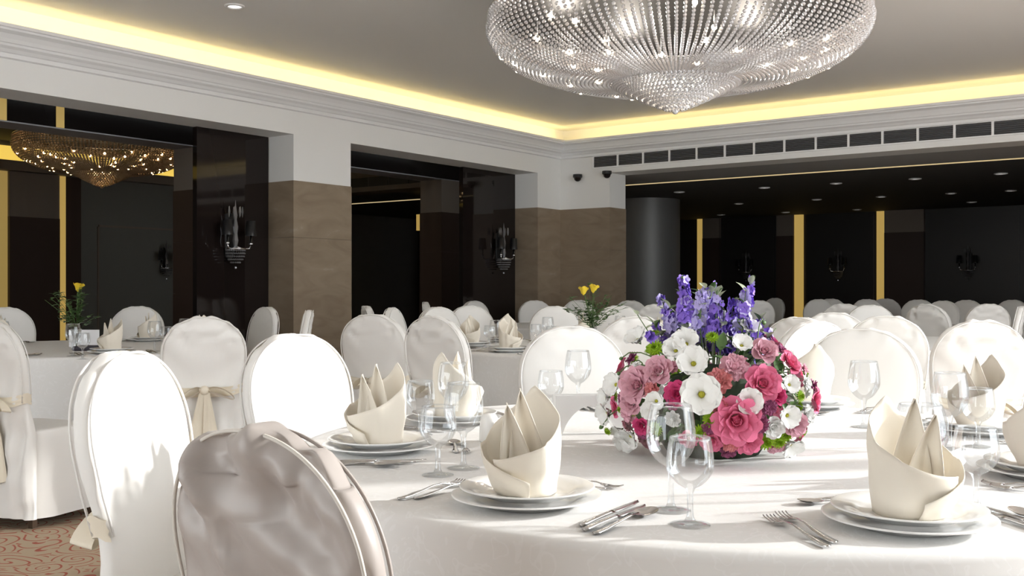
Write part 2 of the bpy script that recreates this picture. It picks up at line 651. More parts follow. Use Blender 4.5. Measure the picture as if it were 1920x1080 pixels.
beam2 = struct(sbox('trim_2', (-9.35, YN, ZB + 0.012), (-8.97, 11.0, ZC), 'black_beam'))  # header beam's dark reflection, added as a solid beam
sbox('underside', (-9.35, YN, ZB), (-8.97, 11.0, ZB + 0.012), 'grey_edge', beam2)
for (p0, p1) in ((-4, 12), (105, 120)):
    ya, yb = wall_y(p0, -8.97), wall_y(p1, -8.97)
    sbox('gold_light_strip', (-8.975, ya, ZB + 0.012), (-8.962, yb, ZC), 'gold_dim', beam2)  # glowing stand-ins for double reflections of the gold strips
pillar(-9.35, -8.97, 6.65, 7.2, 'dim stand-in for the marble pillar reflected behind the crystal chandelier', top='plaster_dimmed', bottom='dark_brown')
pillar(-9.35, -8.97, 10.6, 11.0, 'dim stand-in for the corner pillar reflected in the second bay', top='plaster_dimmed', bottom='dark_brown')
# the air-grille beam's mirror reflection, built into the stand-in hall
bs = struct(sbox('wall_mirrored_back', (XF, YB, ZB), (XW - 0.4, YB + 0.4, ZC), 'plaster_dimmed'))
sbox('soffit', (XF, YB + 0.4, ZB), (XW - 0.4, 12.72, ZB + 0.1), 'dark_wall', bs)
for k in range(10):
    xa = -13.9 + k * 0.42
    sbox('grille_panel', (xa, YB - 0.012, 2.69), (xa + 0.40, YB, 2.83), 'grille_dark', bs)
gp = pixp(784, 417, 16.5)
sbox('gold_light_strip', (gp.x - 0.04, gp.y, gp.z - 0.13), (gp.x + 0.02, gp.y + 0.04, gp.z + 0.13), 'gold_strip', bs)  # reflected wall strip, added as a glowing piece
struct(sbox('wall_mirrored_rear', (XF, 16.5, 0), (-12.5, 16.6, ZB), 'dark_wall'))

# black glass wall panels beside the pillars
for (y0, y1, lab) in ((5.81, 6.64, 'black glass wall panel with a crystal sconce, left of the marble pillar'),
                      (9.65, 10.72, 'black glass wall panel with a crystal sconce, left of the corner pillar')):
    t = thing('glass_panel', lab, 'wall panel', 'black glass wall panels', (XW - 0.38, (y0 + y1) / 2, 0))
    hw = (y1 - y0) / 2
    sbox('pane', (-0.03, -hw, 0.08), (0.03, hw, ZB), 'black_glass', t)
    sbox('plinth', (-0.03, -hw, 0.0), (0.04, hw, 0.08), 'dark_brown', t)

# ---- lights in the coves
g_ = (1.0, 0.74, 0.28)
o = area('cove_left', (XW + 0.13, (YN + YB) / 2 + 0.1, ZL + 0.03), None, 0.04, YB - YN, 17, g_, 120)
o.rotation_euler = (0, radians(115), 0)        # toward the cove's back
o = area('cove_back', ((XW + XR) / 2 + 0.1, YB - 0.13, ZL + 0.03), None, XR - XW, 0.04, 9, g_, 120)
o.rotation_euler = (radians(115), 0, 0)

# air grille along the back beam
gx0, gx1 = wall_x(1113, YB), wall_x(1113, YB) + 0.365 * 22
gt = thing('air_grille', 'long white air-conditioning grille on the rear beam', 'air grille', None, (gx0, YB, 2.70))
GH = 0.135
sbox('backing', (0, -0.004, 0), (gx1 - gx0, 0.0, GH), 'grille_dark', gt)
sbox('rail', (0, -0.02, -0.015), (gx1 - gx0, 0, 0), 'moulding', gt)
sbox('rail', (0, -0.02, GH), (gx1 - gx0, 0, GH + 0.012), 'moulding', gt)
b = MB()
for j in range(6):
    z = 0.012 + j * 0.0205
    b.add([(0.012, -0.018, z), (0.353, -0.018, z), (0.353, -0.004, z + 0.013), (0.012, -0.004, z + 0.013)], [(0, 1, 2, 3), (3, 2, 1, 0)])
slat = b.mesh('slats', 'grille_slat')
post = boxmesh('mullion', (-0.012, -0.02, 0), (0.012, 0, GH), 'moulding')
for k in range(22):
    link('slats', slat, gt, (k * 0.365, 0, 0))
    link('mullion', post, gt, (k * 0.365, 0, 0))

# dome cameras
for (px, py, lab) in ((1083, 337, 'small black dome camera on the corner pillar top'), (1138, 346, 'small black dome camera at the end of the gold line')):
    p = pixp(px, py, 13.2)
    y_ = YB - 0.06
    x_ = wall_x(px, y_)
    t = thing('dome_camera', lab, 'camera', 'dome cameras', (x_, y_, ZB - 0.02 if px > 1100 else 2.585))
    link('housing', MB().lathe([(0.001, 0.035), (0.06, 0.035), (0.062, 0.0), (0.05, -0.01)], 20).mesh('housing', 'black_plastic'), t)
    link('lens_dome', MB().lathe([(0.048, -0.01), (0.042, -0.035), (0.025, -0.052), (0.001, -0.058)], 20).mesh('lens_dome', 'black_glass', True), t)

# recessed downlights
ring = MB().lathe([(0.075, 0.0), (0.075, -0.008), (0.055, -0.012), (0.05, 0.0)], 24).mesh('trim_ring', 'moulding', True)
lens = MB().lathe([(0.05, -0.003), (0.0005, -0.003)], 24).mesh('lens', 'lamp_white')


def downlight(p, lab, s=1.0):
    t = thing('downlight', lab, 'downlight', 'recessed downlights', p, 0, s)
    link('trim_ring', ring, t)
    link('lens', lens, t)


downlight(pixz(440, 11, ZC), 'round recessed downlight in the pale tray ceiling')
rows = [[(407, 327), (780, 308), (1095, 289), (1442, 269), (1818, 246)], [(668, 378), (1010, 360), (1293, 348), (1600, 333), (1862, 321)], [(590, 427), (872, 416), (1187, 404), (1690, 371)]]
nth = ['first', 'second', 'third', 'fourth', 'fifth']
for r_, row in enumerate(rows):
    for q, (a, b_) in enumerate(row):
        px, py = 1100 + a / 2.3415, 220 + b_ / 2.3415
        downlight(pixz(px, py, ZB - 0.001), 'small downlight in the dark rear ceiling, %s from left in the %s row' % (nth[q], ('near', 'middle', 'far')[r_]), 1.1)


# ------------------------------------------------------------------ chandeliers
def chandelier(label, loc, R, zr, zi, ri, zt, nst, bead, bmat, bulb, nb, seed):
    """bowl of bead strings from the rim (R, zr) to an inner ring (ri, zi), and a stepped bead cone down to zt"""
    rg = random.Random(seed)
    t = thing('chandelier', label, 'chandelier', None, loc)
    b = MB()
    L, q = 0.0, []
    N = 400
    for k in range(N + 1):
        a = k / N * pi / 2
        q.append((ri + (R - ri) * cos(a) ** 0.92, zr - (zr - zi) * sin(a)))
    nxt = 0.0
    for k in range(N):
        L += sqrt((q[k + 1][0] - q[k][0]) ** 2 + (q[k + 1][1] - q[k][1]) ** 2)
        if L >= nxt:
            b.ico((q[k][0], 0, q[k][1]), bead)
            nxt = L + bead * 2.05
    for z in (0.03, 0.055, 0.08):
        b.ico((R - 0.01, 0, zr + z), bead)
    strand = b.mesh('bead_strand', bmat)
    for k in range(nst):
        link('bead_strand', strand, t, None, (0, 0, 2 * pi * k / nst))
    # cone of bead rings
    nr = 11
    for j in range(nr):
        f_ = j / (nr - 1)
        r = ri * 1.02 * (1 - f_) ** 0.85 + 0.02
        z = zi - 0.015 - (zi - zt - 0.02) * f_
        b = MB()
        m = max(6, int(2 * pi * r / (bead * 2.15)))
        for k in range(m):
            a = 2 * pi * k / m
            b.ico((r * cos(a), r * sin(a), z), bead)
            if f_ < 0.96:
                b.ico((r * 0.965 * cos(a + pi / m), r * 0.965 * sin(a + pi / m), z - (zi - zt) / nr * 0.5), bead * 0.9)
        link('bead_ring', b.mesh('bead_ring', bmat), t)
    link('finial', MB().ball((0, 0, zt), bead * 1.8, 8, 6).mesh('finial', bmat), t)
    link('rim_hoop', MB().lathe([(R - 0.02, zr + 0.085), (R - 0.005, zr + 0.085), (R - 0.005, zr + 0.11), (R - 0.02, zr + 0.11)], 64).mesh('rim_hoop', 'chrome', True), t)
    link('inner_hoop', MB().lathe([(ri - 0.01, zi + 0.01), (ri + 0.012, zi + 0.01), (ri + 0.012, zi + 0.03), (ri - 0.01, zi + 0.03)], 48).mesh('inner_hoop', 'chrome', True), t)
    link('mounting_plate', MB().lathe([(0.001, zr + 0.10), (R * 0.97, zr + 0.10), (R * 0.97, zr + 0.12), (R * 0.6, zr + 0.17), (R * 0.6, ZC - loc[2]), (0.001, ZC - loc[2])], 48).mesh('mounting_plate', 'dark_metal'), t)
    bb = MB().ball((0, 0, 0), bead * (1.25 if bulb == 'bulb_warm' else 0.95), 8, 6).mesh('bulb', bulb, True)
    stem = MB().tube([(0, 0, bead), (0, 0, 0.10)], 0.004, 5).mesh('bulb_stem', 'chrome')
    for k in range(nb):
        a = 2 * pi * (k * 0.618034) + rg.uniform(-0.2, 0.2)
        fr = sqrt((k + 0.5) / nb) * 0.94
        r = ri + (R - ri) * fr if k % 5 else ri * rg.uniform(0.1, 0.8)
        u = max(0.0, min(1.0, (r - ri) / (R - ri)))
        z = zr - (zr - zi) * sqrt(max(0, 1 - u ** 2)) - 0.004
        bo = link('bulb', bb, t, (r * cos(a), r * sin(a), z))
        link('bulb_stem', stem, bo)
    return t


cm = pix(1266, 7.0)
chandelier('huge round crystal chandelier of white bead strings on the tray ceiling', (cm.x, cm.y, 0), 1.285, 2.92, 2.555, 0.40, 2.36, 150, 0.0135, 'crystal', 'bulb_warm', 62, 3)
for k in range(5):
    a = 2 * pi * k / 5
    pl = bpy.data.lights.new('chandelier_lamp', 'POINT')
    pl.energy = 9
    pl.color = (1, 0.9, 0.78)
    pl.shadow_soft_size = 0.08
    po = link('chandelier_lamp', pl, None, (cm.x + 0.75 * cos(a), cm.y + 0.75 * sin(a), 2.86))
c2 = pix(191, 12.0)  # added in place of a chandelier reflected in the mirrored bay
chandelier('smaller amber-lit crystal chandelier standing in for a reflection in the left bay', (c2.x, c2.y, 0), 0.955, 2.80, 2.50, 0.30, 2.34, 150, 0.0135, 'crystal_amber', 'bulb_amber', 110, 5)
pl = bpy.data.lights.new('chandelier_lamp', 'POINT')
pl.energy = 16
pl.color = (1, 0.75, 0.45)
link('chandelier_lamp', pl, None, (c2.x, c2.y, 2.66))


# ------------------------------------------------------------------ wall sconces
def make_sconce(dim):
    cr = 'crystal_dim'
    t = thing('wall_sconce', '', 'sconce', 'crystal wall sconces')
    link('backplate', MB().lathe([(0.001, -0.22), (0.05, -0.20), (0.055, 0.2), (0.001, 0.22)], 16).mesh('backplate', 'dark_metal', True), t, None, None, (1, 0.3, 1))
    b = MB()
    b.lathe([(0.012, -0.12), (0.028, -0.05), (0.018, 0.02), (0.026, 0.08), (0.012, 0.15), (0.02, 0.19), (0.008, 0.26), (0.001, 0.33)], 10, (0, 0.09, 0))
    link('crystal_column', b.mesh('crystal_column', cr), t)
    for j in range(7):
        a = 2 * pi * j / 7
        p = Vector((0.07 * cos(a), 0.09 + 0.05 * sin(a), 0.27))
        link('crystal_drop', MB().tube([p, p - Vector((0, 0, 0.05)), p - Vector((0, 0, 0.10))], [0.003, 0.009, 0.001], 5).mesh('crystal_drop', cr), t)
    b = MB()
    for j in range(5):
        r = 0.085 * sqrt(max(0.02, 1 - (j / 4.6) ** 2))
        for k in range(int(2 * pi * r / 0.022) + 3):
            a = 2 * pi * k / (int(2 * pi * r / 0.022) + 3)
            b.ico((r * cos(a), 0.09 + r * sin(a), -0.14 - j * 0.028), 0.010)
    link('crystal_bowl', b.mesh('crystal_bowl', cr), t)
    link('bowl_rim', MB().lathe([(0.08, -0.132), (0.095, -0.132), (0.095, -0.118), (0.08, -0.118)], 24, (0, 0.09, 0)).mesh('bowl_rim', 'chrome', True), t)
    link('finial', MB().ball((0, 0.09, -0.30), 0.013, 8, 6).mesh('finial', cr), t)
    for s in (-1, 1):
        pts = [(0, 0.09, -0.10), (0.06 * s, 0.12, -0.125), (0.12 * s, 0.14, -0.12), (0.135 * s, 0.145, -0.08)]
        arm = link('arm', MB().tube(pts, 0.007, 6).mesh('arm', 'chrome', True), t)
        link('candle', MB().lathe([(0.02, -0.08), (0.022, -0.07), (0.011, -0.065), (0.011, 0.02)], 10, (0.135 * s, 0.145, 0)).mesh('candle', 'chrome', True), arm)
        link('shade', MB().lathe([(0.05, 0.0), (0.042, 0.14), (0.04, 0.14), (0.048, 0.0)], 20, (0.135 * s, 0.145, 0)).mesh('shade', 'black_plastic', True), arm)
    return t


sc0 = make_sconce(True)
zs = 1.58
spots = [((XW - 0.35, wall_y(430, XW - 0.35)), -pi / 2, 'crystal wall sconce with black shades on the glass panel left of the marble pillar'),
         ((XW - 0.35, wall_y(934, XW - 0.35)), -pi / 2, 'crystal wall sconce with black shades on the glass panel of the second bay'),
         ((XF + 0.05, wall_y(306, XF + 0.05)), -pi / 2, 'dim stand-in for a crystal sconce reflected in the left bay, beside the reflected pillar'),
         ((wall_x(1402, YF - 0.05), YF - 0.05), pi, 'barely visible sconce on the rear wall between the two left gold strips'),
         ((wall_x(1574, YF - 0.05), YF - 0.05), pi, 'dark crystal sconce on the rear wall between the two right gold strips'),
         ((wall_x(1817, YF - 0.05), YF - 0.05), pi, 'dark crystal sconce on the rear wall right of all gold strips'),
         ((wall_x(1160, 15.18), 15.18), pi, 'dim sconce on the dark wall left of the round column')]
for k, (xy, rz, lab) in enumerate(spots):
    o = sc0 if k == 0 else copy_tree(sc0)
    o.location = (xy[0], xy[1], zs + (0.06 if k < 2 else 0.02))
    o.rotation_euler = (0, 0, rz)
    o['label'] = lab


# ------------------------------------------------------------------ chairs
def back_half(z):
    """half-width of the covered backrest at height z"""
    if z >= 0.80:
        q = min(1.0, (z - 0.80) / 0.20)
        return 0.218 * max(0.0, 1 - q ** 2.15) ** (1 / 2.15)
    if z >= 0.60:
        q = (z - 0.60) / 0.20
        return 0.192 + 0.026 * sin(q * pi / 2)
    q = (0.60 - z) / 0.55
    return 0.192 + 0.05 * q


def back_y(z):
    """depth of the backrest's middle plane: leans back with height"""
    return -0.205 - 0.10 * max(0.0, (z - 0.45) / 0.55) - 0.03 * max(0.0, (0.45 - z) / 0.45)


def make_chair(label, fabric, wr, seed, sash=True):
    t = thing('banquet_chair', label, 'chair', 'covered banquet chairs')
    off = Vector((seed * 3.1, seed * 1.7, 0))
    hi = fabric == 'chair_satin'
    NU, n1, n2_ = (150, 70, 50) if hi else (56, 32, 22)
    zs_ = []
    for k in range(n1):
        zs_.append(0.05 + 0.75 * k / n1)
    for k in range(n2_ + 1):
        zs_.append(0.80 + 0.20 * sin(k / n2_ * pi / 2))
    vs, fs = [], []
    for z in zs_:
        w = max(back_half(z), 0.004)
        th = 0.036 * min(1.0, 0.25 + 2.2 * w / 0.2 * 0.5)
        y0 = back_y(z)
        for k in range(NU):
            a = 2 * pi * k / NU
            ca, sa = cos(a), sin(a)
            x = w * (abs(ca) ** 0.55) * (1 if ca >= 0 else -1)
            y = th * (abs(sa) ** 0.7) * (1 if sa >= 0 else -1)
            p = Vector((x, y0 + y, z))
            # wrinkles: diagonal pulls toward the sash, folds in the skirt, puckers at the top seam
            nz = noise.noise(Vector((x * 7 + z * 5, z * 11 - abs(x) * 9, 0)) + off)
            n2 = noise.noise(Vector((x * 22, z * 4.0, 2.0)) + off)
            n3 = noise.noise(Vector((x * 26, z * 26, 5.0)) + off)
            amp = 0.010 * wr * nz
            if z < 0.6:
                amp += 0.016 * wr * n2 * min(1, (0.6 - z) / 0.2)
            if z > 0.86:
                amp += 0.008 * wr * n3
            side = 1 if sa >= 0 else -1
            if fabric == 'chair_satin':
                th_ = atan2(x, z - 0.62)
                rad = sqrt(x * x + (z - 0.62) ** 2)
                fold = noise.noise(Vector((th_ * 3.6, rad * 2.0, 7)) + off) * min(1, rad / 0.3) ** 1.5 * 0.034
                edge = max(0.0, 1 - (1 - (abs(x) / w) ** 2.2) * 1.6) if z < 0.82 else max(0.0, (rad - 0.16) / 0.22)
                fold += 0.010 * edge * noise.noise(Vector((th_ * 11, rad * 1.5, 9)) + off)
                fold += 0.016 * noise.noise(Vector((x * 4, z * 13 + x * 5, 3)) + off)
                amp = (amp * 0.4 + fold * 1.9) * max(0.0, 1 - (abs(x) / w) ** 8)
            if z < 0.62 or side < 0:
                p.y += amp * side * min(1.0, abs(sa) * 1.5) * (1.0 if side < 0 else 0.3)
            else:
                p.y += 0.25 * amp * side * abs(sa)
            if z > 0.93:
                p.z += 0.010 * wr * noise.noise(Vector((x * 20, 0.3, 0)) + off)
            vs.append(p)
    for j in range(len(zs_) - 1):
        for k in range(NU):
            k2 = (k + 1) % NU
            fs.append((j * NU + k, j * NU + k2, (j + 1) * NU + k2, (j + 1) * NU + k))
    fs.append(tuple((len(zs_) - 1) * NU + k for k in range(NU)))
    b = MB()
    b.add(vs, fs)
    link('back_cover', b.mesh('back_cover', fabric, True), t)
    # piping seams round both faces
    for sgn, nm in ((-1, 'back'), (1, 'front')):
        pts = []
        for k in range(61):
            a = -0.12 + (pi + 0.24) * k / 60
            if a < 0 or a > pi:
                z = 0.80 - 0.55 * (-a if a < 0 else a - pi) / 0.12 * 0.35
                x = back_half(z) * (1 if a < 0 else -1)
            else:
                z = 0.80 + 0.20 * sin(a)
                x = back_half(z) * (1 if cos(a) >= 0 else -1)
            pts.append((x * 0.975, back_y(z) + sgn * 0.026, z - 0.004))
        link('piping', MB().tube(pts, 0.0032, 5).mesh('piping', 'piping' if sgn < 0 and fabric == 'chair_satin' else fabric, True), t)
    # seat with skirt
    def seat(u, v):
        a = 2 * pi * u
        ca, sa = cos(a), sin(a)
        ex = 0.32
        x = 0.225 * (abs(ca) ** ex) * (1 if ca >= 0 else -1)
        y = (0.16 if sa >= 0 else 0.225) * (abs(sa) ** ex) * (1 if sa >= 0 else -1) + 0.02
        if v < 0.25:
            k = v / 0.25
            return (x * k * 0.93, (y - 0.02) * k * 0.93 + 0.02, 0.475 - 0.008 * k)
        if v < 0.4:
            q = (v - 0.25) / 0.15 * pi / 2
            s = 0.93 + 0.07 * sin(q)
            return (x * s, (y - 0.02) * s + 0.02, 0.467 - 0.022 * (1 - cos(q)))
        q = (v - 0.4) / 0.6
        s = 1 + 0.06 * q + 0.022 * q * wr * noise.noise(Vector((x * 14, y * 14, q * 1.5)) + off)
        return (x * s, (y - 0.02) * s + 0.02, 0.445 - 0.40 * q)
    link('seat_cover', MB().grid(seat, 64, 22, True).mesh('seat_cover', fabric, True), t)
    for sx in (-1, 1):
        for y0 in (-0.20, 0.14):
            link('leg', MB().box((sx * 0.19 - 0.014, y0 - 0.014, 0), (sx * 0.19 + 0.014, y0 + 0.014, 0.3)).mesh('leg', 'chair_leg'), t)
    if sash:
        zc = 0.615
        def band(u, v):
            a = pi - 0.25 + (pi + 0.5) * u
            ca, sa = cos(a), sin(a)
            z = zc + (v - 0.5) * 0.05 + 0.012 * (1 if sa < 0 else 0.3) * cos(2 * a)
            x = (back_half(z) + 0.006) * (abs(ca) ** 0.5) * (1 if ca >= 0 else -1)
            y = 0.046 * (abs(sa) ** 0.6) * (1 if sa >= 0 else -1)
            y += 0.003 * sin(v * 14 + a * 2)
            return (x, back_y(z) + y, z)
        sh = link('sash', MB().grid(band, 40, 7).mesh('sash', 'sash', True), t)
        yb = back_y(zc) - 0.05
        link('knot', MB().ball((0, yb - 0.012, zc), 0.026, 10, 8, (1.1, 0.8, 0.95)).mesh('knot', 'sash', True), sh)
        for s in (-1, 1):
            def loop(u, v, s=s):
                a = 2 * pi * u
                L = 0.075 + 0.01 * s
                x = s * (0.015 + L * (1 - cos(a)) * 0.8)
                z = zc + 0.018 * sin(a) * (1 + 0.5 * sin(a)) - 0.030 * (1 - cos(a)) * 0.7 + (v - 0.5) * 0.012
                y = yb - 0.012 - (v - 0.5) * 0.055 * (0.4 + 0.6 * sin(a / 2)) - 0.018 * sin(a / 2)
                return (x, y, z + 0.004 * sin(9 * u))
            link('bow_loop', MB().grid(loop, 20, 5, True).mesh('bow_loop', 'sash', True), sh)
            def tail(u, v, s=s):
                wv = 0.018 + 0.05 * v
                x = s * (0.012 + 0.035 * v) + (u - 0.5) * wv * 1.6
                z = zc - 0.01 - (0.36 + 0.03 * s) * v + 0.03 * (u - 0.5) * v
                y = back_y(z) - 0.052 - 0.010 * sin(u * 9 + 3 * s) * v - 0.02 * (1 - v)
                return (x, y, z)
            link('bow_tail', MB().grid(tail, 9, 14).mesh('bow_tail', 'sash', True), sh)
    return t


PROTO = {}
PROTO['a'] = make_chair('', 'chair_fabric', 1.5, 1)
PROTO['b'] = make_chair('', 'chair_fabric', 2.0, 2)
PROTO['n'] = make_chair('', 'chair_fabric', 1.3, 4, sash=False)
PROTO['s'] = make_chair('', 'chair_satin', 2.6, 3, sash=False)
used = set()


def chair(kind, X, d, alpha, label, group='covered chairs in the hall', scale=None):
    """X, d: camera-frame place of the top of the backrest; alpha: camera-frame heading in degrees"""
    a = radians(alpha)
    X += 0.29 * cos(a)
    d += 0.29 * sin(a)
    o = PROTO[kind] if kind not in used else copy_tree(PROTO[kind])
    used.add(kind)
    p = W(X, d)
    o.location = p
    o.rotation_euler = (0, 0, face_angle(a))
    if scale:
        o.scale = scale
    o['label'] = label
    o['group'] = group
    return o


def toward(X, d, T):
    return degrees(atan2(T[1] - d, T[0] - X))


T1, T2, T3, T4 = (0.5, 2.6), (-2.95, 6.9), (0.54, 7.0), (2.9, 7.6)
T5, T6, T7 = (0.7, 11.0), (3.9, 11.2), (2.6, 14.7)
ALLT = (T1, T2, T3, T4, T5, T6, T7)


def chpx(kind, px, d, T, label, group, turn=0):
    r = (px - 960) / F
    best = d
    for k in range(60):
        hit = False
        for dd in (d + 0.05 * k, d - 0.05 * k):
            if all((dd * r - q[0]) ** 2 + (dd - q[1]) ** 2 >= (1.42 if q is T1 else 1.54) ** 2 for q in ALLT) and \
                    all((dd * r - q[0]) ** 2 + (dd - q[1]) ** 2 >= 0.62 ** 2 for q in SPOT):
                best, hit = dd, True
                break
        if hit:
            break
    d = best
    X = r * d
    SPOT.append((X, d))
    return chair(kind, X, d, toward(X, d, T) + turn, label, group)


SPOT = []
G1 = 'chairs round the flower table'
chpx('s', 478, 1.42, T1, 'satin-grey covered chair seen from behind in the front left foreground', G1).scale = (0.93, 0.93, 0.957)
chpx('a', 240, 2.20, T1, 'sunlit white covered chair in the left foreground, behind the grey satin chair', G1, -17)
chpx('a', 553, 3.28, T1, 'brightly sunlit white chair front, left of the marble pillar foot', G1, -5)
chpx('n', 1072, 4.05, T1, 'pale shaded chair front behind the two glasses and napkin holder', G1)
chpx('n', 1615, 3.62, T1, 'pale shaded chair front behind the tall glass right of the flowers', G1, 4)
G2 = 'chairs round the left table'
chpx('b', 383, 5.35, T2, 'white covered chair with cream bow, its back to the camera, left centre', G2, -22)
chpx('b', -22, 4.9, T2, 'covered chair with bow cut off by the left photo edge, seat showing', G2, -36)
chpx('n', 258, 8.4, T2, 'white chair front beyond the left table, right of the yellow rose', G2)
chpx('n', 497, 7.9, T2, 'narrow grey-white chair front just left of the marble pillar', G2, -10)
chpx('a', 576, 7.0, T2, 'thin side view of a white chair in front of the marble pillar', G2, 6)
chpx('n', 10, 7.6, T2, 'white chair front at the left photo edge beyond the left table', G2)
G3 = 'chairs round the middle table'
chpx('a', 700, 5.9, T3, 'narrow sunlit chair seen from its side, right of the marble pillar, bow trailing', G3, 28)
chpx('b', 815, 5.5, T3, 'large grey-white chair back with diagonal sash before the middle table', G3, -8)
chpx('b', 738, 7.4, T3, 'narrow chair with tan bow hanging at its side, dark bay behind', G3, 12)
chpx('n', 690, 8.6, T3, 'thin dim chair edge in front of the dark second bay', G3, 60)
chpx('n', 822, 7.9, T3, 'bright chair front peeking over the large chair with diagonal sash', G3)
chpx('n', 882, 8.4, T3, 'grey-white chair front left behind the middle table napkins', G3)
chpx('n', 1040, 8.3, T3, 'bluish white chair front behind the middle table glasses', G3)
chpx('n', 1160, 8.3, T3, 'pale chair front just right of the two yellow roses', G3)
chpx('a', 1192, 5.6, T3, 'beige chair back half hidden behind the left of the bouquet', G3)
G4 = 'chairs round the right table'
chpx('b', 1838, 4.75, (2.7, 6.6), 'large white chair with cream bow, back to camera, at the right', G4, 8)
chpx('a', 1662, 5.6, T4, 'white chair back with a bright rim, behind the shaded chair front', G4)
chpx('n', 1500, 7.0, (2.4, 8.4), 'grey-white chair back right of the purple flowers', G4, -30)
chpx('n', 1525, 6.1, (1.0, 7.4), 'chair seen from the side with a strong sunlit stripe', G4, 20)
chpx('a', 1562, 7.6, T4, 'thin curved chair edge beside the sunlit striped chair', G4, 25)
chpx('n', 1632, 8.8, T4, 'small pale chair front, left behind the bright-rimmed chair back', G4)
chpx('b', 1738, 7.6, (3.9, 9.4), 'beige chair with bunched folds on its top, right side', G4, 40)
chpx('n', 1912, 7.6, (3.2, 9.0), 'grey chair cut off by the right photo edge', G4)
G5 = 'chairs in the far rows'
far = [(800, 11.0, T5, 'dim chair front in the far row, before the dark left bay'), (890, 11.2, T5, 'greenish grey chair front in the far row, right of the dim pillar'),
       (1003, 11.2, T5, 'grey chair front in the far row, before the corner pillar edge'), (1085, 11.8, T5, 'grey chair front in the far row, behind the yellow roses'),
       (1182, 12.4, T7, 'brownish chair front in the far row, before the round column'), (1232, 10.4, T7, 'large beige chair front behind the left purple flower'),
       (1306, 12.8, T7, 'beige chair front behind the tall purple flowers'), (1422, 11.6, T7, 'large beige chair front right of the tallest purple flowers'),
       (1452, 14.6, T7, 'dim chair front below the middle gold strip'), (1536, 13.8, T6, 'dim brown chair left of the middle right gold strip'),
       (1558, 14.4, T6, 'dim grey chair between the two right gold strips'), (1582, 10.6, T6, 'beige chair front below the sconce between gold strips'),
       (1626, 14.0, T6, 'dark chair front at the foot of the right gold strip'), (1722, 13.4, T6, 'dim chair front right of the right gold strip'),
       (1768, 10.8, T6, 'grey chair front behind the chair with bunched folds'), (1812, 13.0, T6, 'brown dim chair in the far right row'),
       (1852, 10.6, (4.6, 11.6), 'dim chair with a lit rim, behind the large bow chair'), (1898, 12.8, T6, 'small brown chair at the far right edge'), (1660, 14.6, T6, 'dark chair side right of the right gold strip foot')]
for px, d, T, lab in far:
    chpx('n', px, d, T, lab, G5)
for k in PROTO:
    assert k in used


# ------------------------------------------------------------------ tables
def cloth_fn(seed, R=1.06, drop=0.71):
    nth_, rows_ = 220, []
    prof = [0.0, 0.25, 0.5, 0.75, 0.9, 0.97]
    vs, fs = [], []
    rg = random.Random(seed)
    ph = [rg.uniform(0, 6.28) for _ in range(4)]
    rings = [(R * p if p else 0.002, 0, 0) for p in prof]
    for k in range(1, 6):
        a = k / 5 * pi / 2
        rings.append((R - 0.02 + 0.02 * sin(a), -0.02 * (1 - cos(a)), 0))
    for k in range(1, 21):
        s = k / 20
        rings.append((R, -0.02 - (drop - 0.02) * s, s))
    for (r, z, s) in rings:
        for k in range(nth_):
            a = 2 * pi * k / nth_
            wv = 0.6 * sin(17 * a + ph[0] + 0.8 * sin(3 * a + ph[1])) + 0.4 * sin(29 * a + ph[2]) + 0.25 * sin(7 * a + ph[3])
            rr = r + (0.035 * s ** 0.8 + 0.045 * wv * min(1, s * 1.25) * (0.35 + 0.65 * s))
            vs.append((rr * cos(a), rr * sin(a), z))
    n = nth_
    for j in range(len(rings) - 1):
        for k in range(n):
            k2 = (k + 1) % n
            fs.append((j * n + k, j * n + k2, (j + 1) * n + k2, (j + 1) * n + k))
    fs.append(tuple(range(n)))
    b = MB()
    b.add(vs, fs)
    return b.mesh('tablecloth', 'tablecloth', True)


CLOTH = [cloth_fn(1), cloth_fn(2)]
TBL = thing('round_table', '', 'table', 'round banquet tables')
link('tabletop', MB().lathe([(0.001, 0.742), (1.035, 0.742), (1.045, 0.73), (1.045, 0.715), (0.001, 0.715)], 48).mesh('tabletop', 'wood'), TBL)
for k in range(4):
    a = pi / 4 + k * pi / 2
    link('leg', MB().tube([(0.7 * cos(a), 0.7 * sin(a), 0.0), (0.7 * cos(a), 0.7 * sin(a), 0.715)], 0.018, 8).mesh('leg', 'dark_metal'), TBL)
tn = [(T1, 'round table under the white cloth carrying the big bouquet', 'white damask cloth on the near table with the big bouquet'),
      (T2, 'round table on the left carrying a single yellow rose', 'ivory cloth on the left table with the single yellow rose'),
      (T3, 'round table in the middle carrying two yellow roses', 'white cloth on the middle table with the two yellow roses'),
      (T4, 'round table at the right behind the shaded chair fronts', 'white cloth on the table behind the right-hand chairs'),
      (T5, 'distant round table before the dark bay left of the corner pillar', 'distant pale cloth before the dark bay and corner pillar'),
      (T6, 'distant round table at the far right among beige chairs', 'distant cloth at the far right among beige chairs'),
      (T7, 'distant round table behind the purple flowers', 'distant cloth behind the purple flowers')]
for k, (T, lab, cl) in enumerate(tn):
    o = TBL if k == 0 else copy_tree(TBL)
    p = W(*T)
    o.location = p
    o['label'] = lab
    c = link('tablecloth', CLOTH[k % 2], None, (p.x, p.y, TOPZ), (0, 0, 0.7 * k))
    tag(c, cl, 'tablecloth', 'round tablecloths')


# ------------------------------------------------------------------ tableware
def plate_mesh(R, name):
    pr = [(0.0005, 0.004), (R * 0.60, 0.004), (R * 0.66, 0.007), (R * 0.74, 0.013), (R * 0.98, 0.019), (R, 0.0185), (R * 1.0, 0.0165), (R * 0.74, 0.0095), (R * 0.62, 0.0), (R * 0.0005, 0.0)]
    return MB().lathe(pr, 64).mesh(name, 'porcelain', True)


PL1, PL2 = plate_mesh(0.141, 'charger_plate'), plate_mesh(0.126, 'dinner_plate')


